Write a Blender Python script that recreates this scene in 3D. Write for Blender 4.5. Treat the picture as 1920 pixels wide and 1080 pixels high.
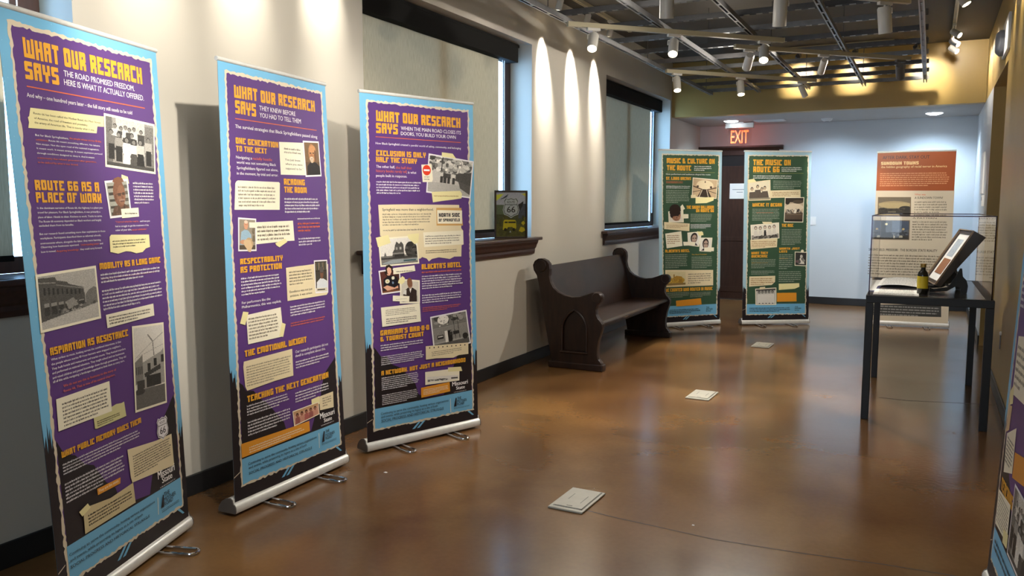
import bpy, bmesh, math, random
import numpy as np
from mathutils import Vector, Matrix

for o in list(bpy.data.objects): bpy.data.objects.remove(o, do_unlink=True)
SC = bpy.context.scene
COL = SC.collection
R = math.radians

# ------------------------------------------------------------------ camera
cam_d = bpy.data.cameras.new('camera'); cam = bpy.data.objects.new('camera', cam_d); COL.objects.link(cam)
cam_d.sensor_width = 36.0; cam_d.lens = 28.64; cam_d.clip_start = 0.05; cam_d.clip_end = 200
cr = Vector((0.89019, 0.45559, 0.00148)); cu = Vector((-0.04769, 0.08994, 0.99480)); cf = Vector((-0.45309, 0.88563, -0.10179))
cm = Matrix((cr, cu, -cf)).transposed().to_4x4(); cm.translation = Vector((3.231, 0.0, 1.45))
cam.matrix_world = cm
SC.camera = cam

# ------------------------------------------------------------------ view, sky, large lights
SC.view_settings.view_transform = 'Standard'; SC.view_settings.look = 'None'
SC.view_settings.exposure = 0.12; SC.view_settings.gamma = 1.0; SC.view_settings.use_curve_mapping = False
W = bpy.data.worlds.new('sky'); SC.world = W; W.use_nodes = True
bg = W.node_tree.nodes['Background']; bg.inputs[0].default_value = (0.36, 0.63, 1.0, 1); bg.inputs[1].default_value = 10.0

def lamp(kind, name, loc, energy, color, aim=None, **kw):
    d = bpy.data.lights.new(name, kind); d.energy = energy; d.color = color
    for k, v in kw.items(): setattr(d, k, v)
    o = bpy.data.objects.new(name, d); COL.objects.link(o); o.location = loc
    if aim is not None: o.rotation_euler = (Vector(aim) - Vector(loc)).to_track_quat('-Z', 'Y').to_euler()
    return o
WARM = (1.0, 0.93, 0.82); COOL = (0.62, 0.81, 1.0)
# added cool fill from behind the camera, its source unseen
lamp('AREA', 'rear_cool_fill', (1.6, -3.2, 1.9), 80, (0.70, 0.85, 1.0), aim=(1.6, 6, 1.0), shape='RECTANGLE', size=3.0, size_y=2.0)
# portals guide the sky through the three windows
WIN = [(-0.22, 2.28), (4.25, 6.70), (8.58, 11.06)]
for y0, y1 in WIN:
    p = lamp('AREA', 'window_daylight_portal', (-0.42, (y0 + y1) / 2, 2.01), 1, (1, 1, 1), aim=(1, (y0 + y1) / 2, 2.01), shape='RECTANGLE', size=2.6, size_y=1.9)
    p.data.cycles.is_portal = True
# unseen spots over the near gallery; last two added to brighten the window wall
for loc, aim, e, sp in [((2.15, 1.95, 2.80), (0.47, 2.05, 1.15), 135, 58), ((1.95, 2.25, 2.80), (0.18, 2.95, 2.0), 215, 70),
                        ((2.10, 3.25, 2.80), (0.45, 4.15, 1.35), 110, 60), ((1.5, 3.3, 2.80), (1.75, 3.9, 0), 38, 84),
                        ((2.6, 4.6, 2.80), (2.7, 5.6, 0), 20, 80), ((2.45, 8.7, 2.80), (0.0, 6.6, 1.35), 190, 78), ((2.6, 6.2, 2.80), (0.0, 5.6, 1.4), 70, 80)]:
    lamp('SPOT', 'unseen_spot_light', loc, e, WARM, aim=aim, spot_size=R(sp), spot_blend=0.55, shadow_soft_size=0.03)

# added fill points lifting the upper walls and ceiling, standing in for lamp spill
for loc, e in (((1.35, 3.0, 2.78), 6), ((1.35, 5.6, 2.78), 9), ((1.35, 8.3, 2.78), 9)):
    lamp('POINT', 'upper_fill', loc, e, WARM, shadow_soft_size=0.15)

# ------------------------------------------------------------------ materials
def lin(c):
    return tuple(((x / 255) / 12.92 if x / 255 <= 0.04045 else ((x / 255 + 0.055) / 1.055) ** 2.4) for x in c)
def mat(name, rgb, rough=0.6, metal=0.0, var=0.06, scale=6.0, bump=0.0, bscale=120.0, spec=0.5, stretch=None, emit=None, estr=0, coat=0.0):
    m = bpy.data.materials.new(name); m.use_nodes = True; nt = m.node_tree; b = nt.nodes['Principled BSDF']
    c = lin(rgb)
    b.inputs['Roughness'].default_value = rough; b.inputs['Metallic'].default_value = metal
    b.inputs['Specular IOR Level'].default_value = spec; b.inputs['Coat Weight'].default_value = coat
    tc = nt.nodes.new('ShaderNodeTexCoord'); mp = nt.nodes.new('ShaderNodeMapping'); nt.links.new(tc.outputs['Object'], mp.inputs[0])
    if stretch: mp.inputs['Scale'].default_value = stretch
    if var > 0:
        n = nt.nodes.new('ShaderNodeTexNoise'); n.inputs['Scale'].default_value = scale; n.inputs['Detail'].default_value = 5
        nt.links.new(mp.outputs[0], n.inputs[0])
        r = nt.nodes.new('ShaderNodeValToRGB'); nt.links.new(n.outputs[0], r.inputs[0])
        r.color_ramp.elements[0].position = 0.3; r.color_ramp.elements[1].position = 0.7
        r.color_ramp.elements[0].color = (*[x * (1 - var) for x in c], 1); r.color_ramp.elements[1].color = (*[min(1, x * (1 + var)) for x in c], 1)
        nt.links.new(r.outputs[0], b.inputs['Base Color'])
    else: b.inputs['Base Color'].default_value = (*c, 1)
    if bump > 0:
        n2 = nt.nodes.new('ShaderNodeTexNoise'); n2.inputs['Scale'].default_value = bscale; nt.links.new(mp.outputs[0], n2.inputs[0])
        bp = nt.nodes.new('ShaderNodeBump'); bp.inputs['Strength'].default_value = bump; bp.inputs['Distance'].default_value = 0.004
        nt.links.new(n2.outputs[0], bp.inputs['Height']); nt.links.new(bp.outputs[0], b.inputs['Normal'])
    if emit:
        b.inputs['Emission Color'].default_value = (*lin(emit), 1); b.inputs['Emission Strength'].default_value = estr
    return m
M = {}
M['wall'] = mat('greige_wall_paint', (196, 190, 178), 0.5, var=0.02, scale=2, bump=0.06, bscale=260, spec=0.3)
M['gold'] = mat('gold_wall_paint', (168, 140, 80), 0.42, var=0.05, scale=2, bump=0.05, bscale=260, spec=0.45)
M['white_wall'] = mat('pale_wall_paint', (205, 210, 214), 0.55, var=0.02, scale=2, spec=0.3)
M['low_ceiling'] = mat('pale_ceiling_paint', (176, 172, 168), 0.8, var=0.02)
M['ceiling'] = mat('dark_ceiling_paint', (72, 66, 58), 0.75, var=0.08, scale=1.2)
M['base'] = mat('black_rubber_base', (30, 30, 32), 0.45, var=0.05)
M['wood'] = mat('dark_stained_wood', (62, 38, 28), 0.32, var=0.30, scale=5, stretch=(1, 9, 9), spec=0.5)
M['frame_wood'] = mat('window_frame_wood', (58, 34, 27), 0.4, var=0.2, scale=8, stretch=(6, 6, 1))
M['pew'] = mat('antique_oak', (46, 28, 18), 0.40, var=0.40, scale=4, stretch=(6, 1.0, 1.2), spec=0.4, coat=0.06)
M['door_wood'] = mat('mahogany_door', (60, 38, 30), 0.35, var=0.2, scale=6, stretch=(6, 6, 1))
M['black'] = mat('black_powder_coat', (20, 20, 21), 0.5, var=0.05)
M['blackbox'] = mat('black_valance', (20, 19, 18), 0.85, var=0.05, spec=0.15)
M['strut'] = mat('galvanised_strut', (126, 126, 127), 0.38, metal=0.45, var=0.10, scale=20)
M['strut_dark'] = mat('dark_steel_beam', (88, 87, 88), 0.42, metal=0.4, var=0.10, scale=20)
M['bolt'] = mat('bright_zinc_bolt', (225, 222, 215), 0.25, metal=0.9, var=0.02)
M['track'] = mat('cream_enamel_track', (176, 166, 138), 0.35, var=0.03)
M['head'] = mat('white_enamel_lamp', (206, 202, 194), 0.35, var=0.03)
M['head_dark'] = mat('dark_grey_lamp', (92, 90, 88), 0.4, var=0.03)
M['lens_on'] = mat('lit_lens', (255, 240, 215), 0.3, var=0, emit=(255, 236, 200), estr=18)
M['lens_off'] = mat('lens_glass', (60, 60, 62), 0.12, var=0)
M['silver'] = mat('brushed_aluminium', (222, 222, 218), 0.36, metal=0.25, var=0.05, scale=30)
M['chrome'] = mat('chrome', (205, 205, 210), 0.10, metal=1.0, var=0)
M['endcap'] = mat('grey_end_cap', (96, 90, 86), 0.45, var=0.05)
M['sheet_back'] = mat('grey_block_out_back', (150, 150, 150), 0.7, var=0.03)
M['plate'] = mat('beige_cover_plate', (176, 172, 158), 0.45, var=0.06, scale=18)
M['plate_line'] = mat('cover_plate_seam', (92, 90, 84), 0.6, var=0.05)
M['white'] = mat('white_plastic', (232, 232, 230), 0.4, var=0.02)
M['grey'] = mat('grey_plastic', (128, 130, 138), 0.45, var=0.04)
M['paper'] = mat('white_paper', (240, 238, 232), 0.7, var=0.03)
M['navy'] = mat('navy_cloth', (52, 54, 92), 0.8, var=0.1, scale=30)
M['lamp_cool'] = mat('cool_lamp_lens', (255, 255, 255), 0.4, var=0, emit=(235, 244, 255), estr=14)
M['exit_red'] = mat('exit_red_letters', (255, 70, 30), 0.4, var=0, emit=(255, 84, 34), estr=3.4)
M['led'] = mat('green_led', (90, 255, 190), 0.4, var=0, emit=(120, 255, 210), estr=4)
M['picbrown'] = mat('dark_brown_frame', (58, 46, 38), 0.45, var=0.15, scale=9)
M['pictrim'] = mat('pale_wood_edge', (150, 124, 96), 0.5, var=0.12, scale=14)
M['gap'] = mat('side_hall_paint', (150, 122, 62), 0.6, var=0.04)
M['bottle'] = mat('dark_bottle_glass', (34, 30, 24), 0.12, var=0)
M['yellow'] = mat('yellow_label', (226, 196, 40), 0.5, var=0.05)
M['tablebed'] = mat('black_table_bed', (34, 34, 38), 0.22, var=0.05)

def glassy(name, tint, refl=1.0, rough=0.0):
    m = bpy.data.materials.new(name); m.use_nodes = True; nt = m.node_tree; nt.nodes.clear()
    out = nt.nodes.new('ShaderNodeOutputMaterial'); mx = nt.nodes.new('ShaderNodeMixShader')
    tr = nt.nodes.new('ShaderNodeBsdfTransparent'); gl = nt.nodes.new('ShaderNodeBsdfGlossy'); fr = nt.nodes.new('ShaderNodeFresnel')
    tr.inputs[0].default_value = (*tint, 1); gl.inputs['Roughness'].default_value = rough; gl.inputs[0].default_value = (refl, refl, refl, 1)
    fr.inputs[0].default_value = 1.42
    ge = nt.nodes.new('ShaderNodeNewGeometry'); mr = nt.nodes.new('ShaderNodeMapRange'); mr.inputs[3].default_value = 1.42; mr.inputs[4].default_value = 1 / 1.42
    nt.links.new(ge.outputs['Backfacing'], mr.inputs[0]); nt.links.new(mr.outputs[0], fr.inputs[0])
    nt.links.new(fr.outputs[0], mx.inputs[0]); nt.links.new(tr.outputs[0], mx.inputs[1]); nt.links.new(gl.outputs[0], mx.inputs[2]); nt.links.new(mx.outputs[0], out.inputs[0])
    return m
M['glass'] = glassy('window_glass', (0.93, 0.96, 0.97))
M['acrylic'] = glassy('clear_acrylic', (0.955, 0.96, 0.965))
M['acrylic_edge'] = glassy('acrylic_edge', (0.34, 0.26, 0.36), 0.7)

def fabric_mat():
    m = bpy.data.materials.new('roller_shade_fabric'); m.use_nodes = True; nt = m.node_tree; nt.nodes.clear()
    out = nt.nodes.new('ShaderNodeOutputMaterial'); mx = nt.nodes.new('ShaderNodeMixShader'); df = nt.nodes.new('ShaderNodeBsdfDiffuse'); tl = nt.nodes.new('ShaderNodeBsdfTranslucent')
    tc = nt.nodes.new('ShaderNodeTexCoord'); mp = nt.nodes.new('ShaderNodeMapping'); mp.inputs['Scale'].default_value = (1, 220, 14)
    n = nt.nodes.new('ShaderNodeTexNoise'); n.inputs['Scale'].default_value = 1.0; n.inputs['Detail'].default_value = 3
    nt.links.new(tc.outputs['Object'], mp.inputs[0]); nt.links.new(mp.outputs[0], n.inputs[0])
    r = nt.nodes.new('ShaderNodeValToRGB'); nt.links.new(n.outputs[0], r.inputs[0])
    r.color_ramp.elements[0].position = 0.3; r.color_ramp.elements[1].position = 0.7
    r.color_ramp.elements[0].color = (*lin((168, 158, 134)), 1); r.color_ramp.elements[1].color = (*lin((192, 182, 158)), 1)
    nt.links.new(r.outputs[0], df.inputs[0]); tl.inputs[0].default_value = (*lin((170, 156, 128)), 1); mx.inputs[0].default_value = 0.05
    nt.links.new(df.outputs[0], mx.inputs[1]); nt.links.new(tl.outputs[0], mx.inputs[2]); nt.links.new(mx.outputs[0], out.inputs[0])
    return m
M['fabric'] = fabric_mat()

def floor_mat():
    m = bpy.data.materials.new('stained_concrete_floor'); m.use_nodes = True; nt = m.node_tree; b = nt.nodes['Principled BSDF']
    tc = nt.nodes.new('ShaderNodeTexCoord')
    def noise(s, d, off, dist=0.0):
        mp = nt.nodes.new('ShaderNodeMapping'); mp.inputs['Location'].default_value = (off, off * 2, 0); nt.links.new(tc.outputs['Object'], mp.inputs[0])
        n = nt.nodes.new('ShaderNodeTexNoise'); n.inputs['Scale'].default_value = s; n.inputs['Detail'].default_value = d; n.inputs['Distortion'].default_value = dist; nt.links.new(mp.outputs[0], n.inputs[0]); return n
    a = noise(1.3, 3, 3, 0.2); c = noise(0.45, 2, 11); e = noise(0.7, 2, 7, 0.1); f = noise(38, 4, 1)
    r = nt.nodes.new('ShaderNodeValToRGB'); nt.links.new(a.outputs[0], r.inputs[0]); r.color_ramp.interpolation = 'B_SPLINE'
    r.color_ramp.elements[0].position = 0.30; r.color_ramp.elements[0].color = (*lin((86, 62, 40)), 1)
    r.color_ramp.elements[1].position = 0.72; r.color_ramp.elements[1].color = (*lin((150, 112, 64)), 1)
    k = r.color_ramp.elements.new(0.5); k.color = (*lin((116, 86, 53)), 1)
    mx2 = nt.nodes.new('ShaderNodeMix'); mx2.data_type = 'RGBA'; r2 = nt.nodes.new('ShaderNodeValToRGB'); nt.links.new(e.outputs[0], r2.inputs[0]); r2.color_ramp.interpolation = 'B_SPLINE'
    r2.color_ramp.elements[0].position = 0.35; r2.color_ramp.elements[1].position = 0.75; r2.color_ramp.elements[1].color = (0.75, 0.75, 0.75, 1)
    mx2.inputs[7].default_value = (*lin((118, 78, 46)), 1); nt.links.new(r2.outputs[0], mx2.inputs[0]); nt.links.new(r.outputs[0], mx2.inputs[6])
    mx = nt.nodes.new('ShaderNodeMix'); mx.data_type = 'RGBA'; mx.blend_type = 'MULTIPLY'; mx.inputs[0].default_value = 0.22; nt.links.new(mx2.outputs[2], mx.inputs[6]); nt.links.new(f.outputs[0], mx.inputs[7])
    nt.links.new(mx.outputs[2], b.inputs['Base Color'])
    mr = nt.nodes.new('ShaderNodeMapRange'); mr.inputs[3].default_value = 0.13; mr.inputs[4].default_value = 0.26; nt.links.new(a.outputs[0], mr.inputs[0]); nt.links.new(mr.outputs[0], b.inputs['Roughness'])
    bp = nt.nodes.new('ShaderNodeBump'); bp.inputs['Strength'].default_value = 0.03; bp.inputs['Distance'].default_value = 0.01; nt.links.new(f.outputs[0], bp.inputs['Height']); nt.links.new(bp.outputs[0], b.inputs['Normal'])
    b.inputs['Specular IOR Level'].default_value = 0.45
    return m
M['floor'] = floor_mat()

def print_mat():
    m = bpy.data.materials.new('printed_graphics'); m.use_nodes = True; nt = m.node_tree; b = nt.nodes['Principled BSDF']
    at = nt.nodes.new('ShaderNodeAttribute'); at.attribute_name = 'ink'; nt.links.new(at.outputs['Color'], b.inputs['Base Color'])
    b.inputs['Roughness'].default_value = 0.42; b.inputs['Specular IOR Level'].default_value = 0.35
    return m
M['print'] = print_mat()

# ------------------------------------------------------------------ mesh helpers
class MB:
    def __init__(s): s.v = []; s.f = []; s.mi = []; s.mats = []
    def mid(s, m):
        if m is None: return 0
        if m not in s.mats: s.mats.append(m)
        return s.mats.index(m)
    def add(s, vs, fs, m=None):
        n = len(s.v); k = s.mid(m)
        s.v += [tuple(p) for p in vs]; s.f += [tuple(i + n for i in f) for f in fs]; s.mi += [k] * len(fs)
    def box(s, a, b, m=None):
        x0, y0, z0 = a; x1, y1, z1 = b
        s.add([(x0, y0, z0), (x1, y0, z0), (x1, y1, z0), (x0, y1, z0), (x0, y0, z1), (x1, y0, z1), (x1, y1, z1), (x0, y1, z1)],
              [(0, 3, 2, 1), (4, 5, 6, 7), (0, 1, 5, 4), (1, 2, 6, 5), (2, 3, 7, 6), (3, 0, 4, 7)], m)
    def prism(s, poly, o, ex, ey, ed, m=None):      # polygon (a, b) at o + a*ex + b*ey, extruded along ed
        o, ex, ey, ed = map(Vector, (o, ex, ey, ed)); n = len(poly)
        A = [o + ex * p[0] + ey * p[1] for p in poly]; B = [p + ed for p in A]
        s.add(A + B, [tuple(range(n))[::-1], tuple(range(n, 2 * n))] + [(i, (i + 1) % n, n + (i + 1) % n, n + i) for i in range(n)], m)
    def tube(s, pts, r, seg=10, m=None, closed=False, cap=True):
        pts = [Vector(p) for p in pts]; n = len(pts); rings = []; up = None
        for i, p in enumerate(pts):
            a = pts[(i - 1) % n] if (i > 0 or closed) else p; b = pts[(i + 1) % n] if (i < n - 1 or closed) else p
            t = (b - a).normalized()
            if up is None: up = t.orthogonal().normalized()
            up = (up - t * up.dot(t)); up = up.normalized() if up.length > 1e-6 else t.orthogonal().normalized()
            q = t.cross(up); rr = r[i] if isinstance(r, (list, tuple)) else r
            rings.append([p + (up * math.cos(2 * math.pi * k / seg) + q * math.sin(2 * math.pi * k / seg)) * rr for k in range(seg)])
        vs = [v for g in rings for v in g]; fs = []
        for i in range(n if closed else n - 1):
            j = (i + 1) % n
            fs += [(i * seg + k, i * seg + (k + 1) % seg, j * seg + (k + 1) % seg, j * seg + k) for k in range(seg)]
        if cap and not closed: fs += [tuple(range(seg))[::-1], tuple(range((n - 1) * seg, n * seg))]
        s.add(vs, fs, m)
    def lathe(s, prof, o, ax, seg=24, m=None, cap=True):      # prof: (radius, along)
        o = Vector(o); ax = Vector(ax).normalized(); u = ax.orthogonal().normalized(); w = ax.cross(u); vs = []; fs = []
        for r, h in prof:
            vs += [o + ax * h + (u * math.cos(2 * math.pi * k / seg) + w * math.sin(2 * math.pi * k / seg)) * max(r, 1e-5) for k in range(seg)]
        for i in range(len(prof) - 1):
            fs += [(i * seg + k, i * seg + (k + 1) % seg, (i + 1) * seg + (k + 1) % seg, (i + 1) * seg + k) for k in range(seg)]
        if cap: fs += [tuple(range(seg))[::-1], tuple(range((len(prof) - 1) * seg, len(prof) * seg))]
        s.add(vs, fs, m)
    def build(s, name, m=None, parent=None, bevel=0.0, smooth=False, seg=2):
        me = bpy.data.meshes.new(name); me.from_pydata(s.v, [], s.f)
        ms = s.mats if s.mats else [m]
        for x in ms: me.materials.append(x)
        if s.mats: me.polygons.foreach_set('material_index', s.mi)
        bm = bmesh.new(); bm.from_mesh(me); bmesh.ops.recalc_face_normals(bm, faces=bm.faces)
        bm.to_mesh(me); bm.free()
        o = bpy.data.objects.new(name, me); COL.objects.link(o)
        if parent is not None: o.parent = parent
        if bevel > 0:
            b = o.modifiers.new('bevel', 'BEVEL'); b.width = bevel; b.segments = seg; b.limit_method = 'ANGLE'; b.angle_limit = R(40)
        if smooth:
            for p in me.polygons: p.use_smooth = True
            try: me.set_sharp_from_angle(angle=R(42))
            except Exception: pass
        return o
def tag(o, label=None, cat=None, group=None, kind=None):
    if label: o['label'] = label
    if cat: o['category'] = cat
    if group: o['group'] = group
    if kind: o['kind'] = kind
    return o
def thing(name, label, cat, loc=(0, 0, 0), rz=0.0, group=None):
    o = bpy.data.objects.new(name, None); COL.objects.link(o); o.location = loc; o.rotation_euler = (0, 0, rz); o.empty_display_size = 0.1
    return tag(o, label, cat, group)
def struct(o): o['kind'] = 'structure'; return o
# ------------------------------------------------------------------ the setting
XR = 3.74; YB = 11.13; YF = 12.70; ZC = 3.37; ZL = 2.645; Y0 = -3.6; SILL = 1.13; HEAD = 2.868
b = MB(); b.box((-0.3, Y0, -0.1), (6.2, YF + 0.2, 0)); struct(b.build('floor', M['floor']))
b = MB(); b.box((-0.3, Y0, ZC), (XR + 0.2, YB + 0.16, ZC + 0.1)); struct(b.build('ceiling', M['ceiling']))
b = MB(); b.box((-0.3, YB + 0.16, ZL), (XR + 0.2, YF + 0.2, ZL + 0.1)); struct(b.build('ceiling_low', M['low_ceiling']))
# left wall with its three window openings
b = MB(); ys = [Y0] + [v for w in WIN for v in w] + [YF + 0.2]
b.box((-0.226, Y0, 0), (0, YF + 0.2, SILL)); b.box((-0.226, Y0, HEAD), (0, YF + 0.2, ZC))
for i in range(0, len(ys), 2): b.box((-0.226, ys[i], SILL), (0, ys[i + 1], HEAD))
struct(b.build('wall_left', M['wall']))
b = MB(); b.box((0.0, YB, ZL), (XR, YB + 0.16, ZC)); struct(b.build('wall_bulkhead', M['gold']))
b = MB(); b.box((0.0, YF, 0), (XR + 0.2, YF + 0.2, ZL)); struct(b.build('wall_back', M['white_wall']))
b = MB(); b.box((-0.3, Y0 - 0.2, 0), (XR + 0.2, Y0, ZC)); struct(b.build('wall_front', M['wall']))
# right wall with the tall opening to the side hall
OY0, OY1, OZ = 7.94, 9.66, 2.637
b = MB()
b.box((XR, Y0, 0), (XR + 0.2, OY0, ZC), M['gold']); b.box((XR, OY0, OZ), (XR + 0.2, OY1, ZC), M['gold'])
b.box((XR, OY1, ZL), (XR + 0.2, YB + 0.16, ZC), M['gold']); b.box((XR, OY1, 0), (XR + 0.2, OY1 + 0.02, ZL), M['gold']); b.box((XR, OY1 + 0.02, 0), (XR + 0.2, YF, ZL), M['white_wall'])
struct(b.build('wall_right'))
b = MB(); b.box((XR + 0.2, OY1, 0), (6.2, OY1 + 0.2, 2.8)); b.box((6.2, OY0 - 1.2, 0), (6.3, OY1 + 0.2, 2.8)); b.box((XR + 0.2, OY0 - 1.3, 0), (6.2, OY0 - 1.2, 2.8)); b.box((XR + 0.2, OY0 - 1.2, 2.7), (6.2, OY1, 2.8))
struct(b.build('wall_side_hall', M['gap']))
# baseboards
b = MB(); b.box((0, Y0, 0), (0.014, YF, 0.105)); struct(b.build('baseboard_left', M['base'], bevel=0.004))
b = MB(); b.box((0.0, YF - 0.014, 0), (0.10, YF, 0.105)); b.box((1.16, YF - 0.014, 0), (XR, YF, 0.105)); struct(b.build('baseboard_back', M['base'], bevel=0.004))
b = MB(); b.box((XR - 0.014, Y0, 0), (XR, OY0, 0.105)); b.box((XR - 0.014, OY1, 0), (XR, YF, 0.105)); struct(b.build('baseboard_right', M['base'], bevel=0.004))
b = MB(); b.box((XR + 0.2, OY1 - 0.014, 0), (6.2, OY1, 0.105)); struct(b.build('baseboard_side_hall', M['base']))

SILL_PROF = [(-0.23, 1.13), (0.075, 1.13), (0.075, 1.158), (-0.23, 1.158)]
APRON = [(0, 1.005), (0.018, 1.005), (0.024, 1.03), (0.024, 1.05), (0.034, 1.062), (0.044, 1.09), (0.056, 1.112), (0.060, 1.13), (0, 1.13)]
for i, (y0, y1) in enumerate(WIN):
    w = bpy.data.objects.new('window_%d' % (i + 1), None); COL.objects.link(w); struct(w)
    w.location = (0, y0, SILL)
    def P(mb, name, m, **k):
        mb.v = [(x, y - y0, z - SILL) for x, y, z in mb.v]; o = mb.build(name, m, w, **k); return o
    z0, z1 = 1.158, HEAD
    fx0, fx1 = -0.225, -0.215
    b = MB(); t = 0.13
    b.box((fx0, y0, z0), (fx1, y0 + t, z1)); b.box((fx0, y1 - t, z0), (fx1, y1, z1)); b.box((fx0, y0 + t, z1 - t), (fx1, y1 - t, z1)); b.box((fx0, y0 + t, z0), (fx1, y1 - t, z0 + 0.07))
    P(b, 'window_frame', M['frame_wood'], bevel=0.002)
    b = MB(); yc = (y0 + y1) / 2; b.box((-0.2255, yc - 0.06, z0 + 0.07), (-0.210, yc + 0.06, z1 - t)); P(b, 'mullion', M['frame_wood'], bevel=0.002)
    for a, c in ((y0 + t, yc - 0.06), (yc + 0.06, y1 - t)):
        b = MB(); b.box((-0.2235, a, z0 + 0.07), (-0.2205, c, z1 - t)); P(b, 'window_pane', M['glass'])
    b = MB(); e0, e1 = y0 - 0.11, y1 + 0.09
    if i == 2: e1 = y1 + 0.07
    b.box((-0.215, y0 + 0.001, 1.13), (0.001, y1 - 0.001, 1.158)); b.box((0.001, e0, 1.13), (0.075, e1, 1.158))
    P(b, 'window_sill', M['wood'], bevel=0.007)
    b = MB(); b.prism([(p[0], p[1]) for p in APRON], (0.0, y0 - 0.05, 0), (1, 0, 0), (0, 0, 1), (0, (y1 + 0.03) - (y0 - 0.05), 0)); P(b, 'window_apron', M['wood'])
    # roller shade, its valance and the hem stopping short of the far jamb
    lab = ['grey roller shade in the window nearest the viewer, behind the closest banner', 'wide grey roller shade in the window above the framed highway sign', 'grey roller shade in the far window beyond the pew'][i]
    s = thing('roller_shade', lab, 'window shade', (-0.15, y0, 2.70), group='roller shades in the gallery windows')
    def Q(mb, name, m, **k):
        mb.v = [(x + 0.15, y - y0, z - 2.70) for x, y, z in mb.v]; return mb.build(name, m, s, **k)
    b = MB(); b.box((-0.205, y0 + 0.012, 2.70), (-0.085, y1 - 0.10, 2.838)); Q(b, 'valance', M['blackbox'], bevel=0.005)
    b = MB(); b.box((-0.198, y0 + 0.012, 2.838), (-0.10, y1 - 0.05, 2.862)); Q(b, 'mounting_rail', M['blackbox'])
    b = MB(); ya, yb = y0 + 0.03, y1 - (0.21, 0.335, 0.385)[i]; ny = 24
    vs = []; fs = []
    for k in range(ny + 1):
        y = ya + (yb - ya) * k / ny; x = -0.162 + 0.0022 * math.sin(k * 1.1) + 0.0015 * math.sin(k * 0.37)
        vs += [(x, y, 1.235), (x, y, 2.705)]
    for k in range(ny): fs.append((2 * k, 2 * k + 2, 2 * k + 3, 2 * k + 1))
    b.add(vs, fs); Q(b, 'shade_fabric', M['fabric'], smooth=True)
    b = MB(); b.box((-0.172, ya, 1.212), (-0.152, yb, 1.237)); Q(b, 'hem_bar', M['blackbox'], bevel=0.003)
    b = MB(); yk = y1 - (0.16, 0.27, 0.30)[i]; pts = [(-0.145, yk + 0.018, 2.70), (-0.145, yk + 0.018, 1.36)] + [(-0.145, yk + 0.018 * math.cos(a), 1.36 - 0.018 * math.sin(a)) for a in np.linspace(0, math.pi, 7)] + [(-0.145, yk - 0.018, 1.36), (-0.145, yk - 0.018, 2.70)]
    b.tube(pts, 0.0028, 6); Q(b, 'bead_chain', M['white'], smooth=True)

# far door with its crown header
d = bpy.data.objects.new('door_1', None); COL.objects.link(d); struct(d); d.location = (0.08, YF, 0)
def P(mb, name, m, **k): mb.v = [(x - 0.08, y - YF, z) for x, y, z in mb.v]; return mb.build(name, m, d, **k)
b = MB(); b.box((0.08, YF - 0.03, 0), (0.18, YF, 2.20)); b.box((1.07, YF - 0.03, 0), (1.17, YF, 2.20)); P(b, 'door_casing', M['door_wood'], bevel=0.004)
b = MB(); b.box((0.06, YF - 0.035, 2.20), (1.19, YF, 2.27)); b.prism([(0, 2.27), (-0.045, 2.27), (-0.06, 2.29), (-0.085, 2.31), (-0.085, 2.335), (0, 2.335)], (-0.0, YF, 0), (0, 1, 0), (0, 0, 1), (1.25, 0, 0)); P(b, 'door_header', M['door_wood'])
b = MB(); b.box((0.18, YF - 0.02, 0.01), (1.07, YF - 0.002, 2.04)); P(b, 'door_leaf', M['door_wood'], bevel=0.003)
b = MB(); b.box((0.18, YF - 0.012, 2.04), (1.07, YF - 0.002, 2.20)); P(b, 'transom_panel', M['black'])
for za, zb in ((0.12, 0.20), (0.90, 0.96)):
    b = MB(); b.box((0.22, YF - 0.026, za), (1.03, YF - 0.02, zb)); P(b, 'door_rail', M['door_wood'], bevel=0.003)
b = MB(); b.tube([(0.98, YF - 0.021, 1.0), (0.98, YF - 0.06, 1.0), (0.88, YF - 0.06, 1.0)], 0.011, 8); P(b, 'door_handle', M['silver'], smooth=True)
# hairline joints in the concrete
M['joint'] = mat('concrete_joint', (52, 36, 24), 0.7, var=0.1)
for k, pts in enumerate(([(1.75, 3.52), (1.985, 3.486), (2.46, 3.447), (2.8, 3.470), (3.117, 3.512), (3.72, 3.55)], [(2.95, 6.66), (3.14, 6.651), (3.6, 6.777), (3.72, 6.79)])):
    b = MB(); w_ = 0.0035; vs = [(x, y + s_ * w_, 0.0006) for x, y in pts for s_ in (-1, 1)]
    b.add(vs, [(2 * i, 2 * i + 2, 2 * i + 3, 2 * i + 1) for i in range(len(pts) - 1)]); struct(b.build('trim_%d' % (k + 1), M['joint']))
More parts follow.
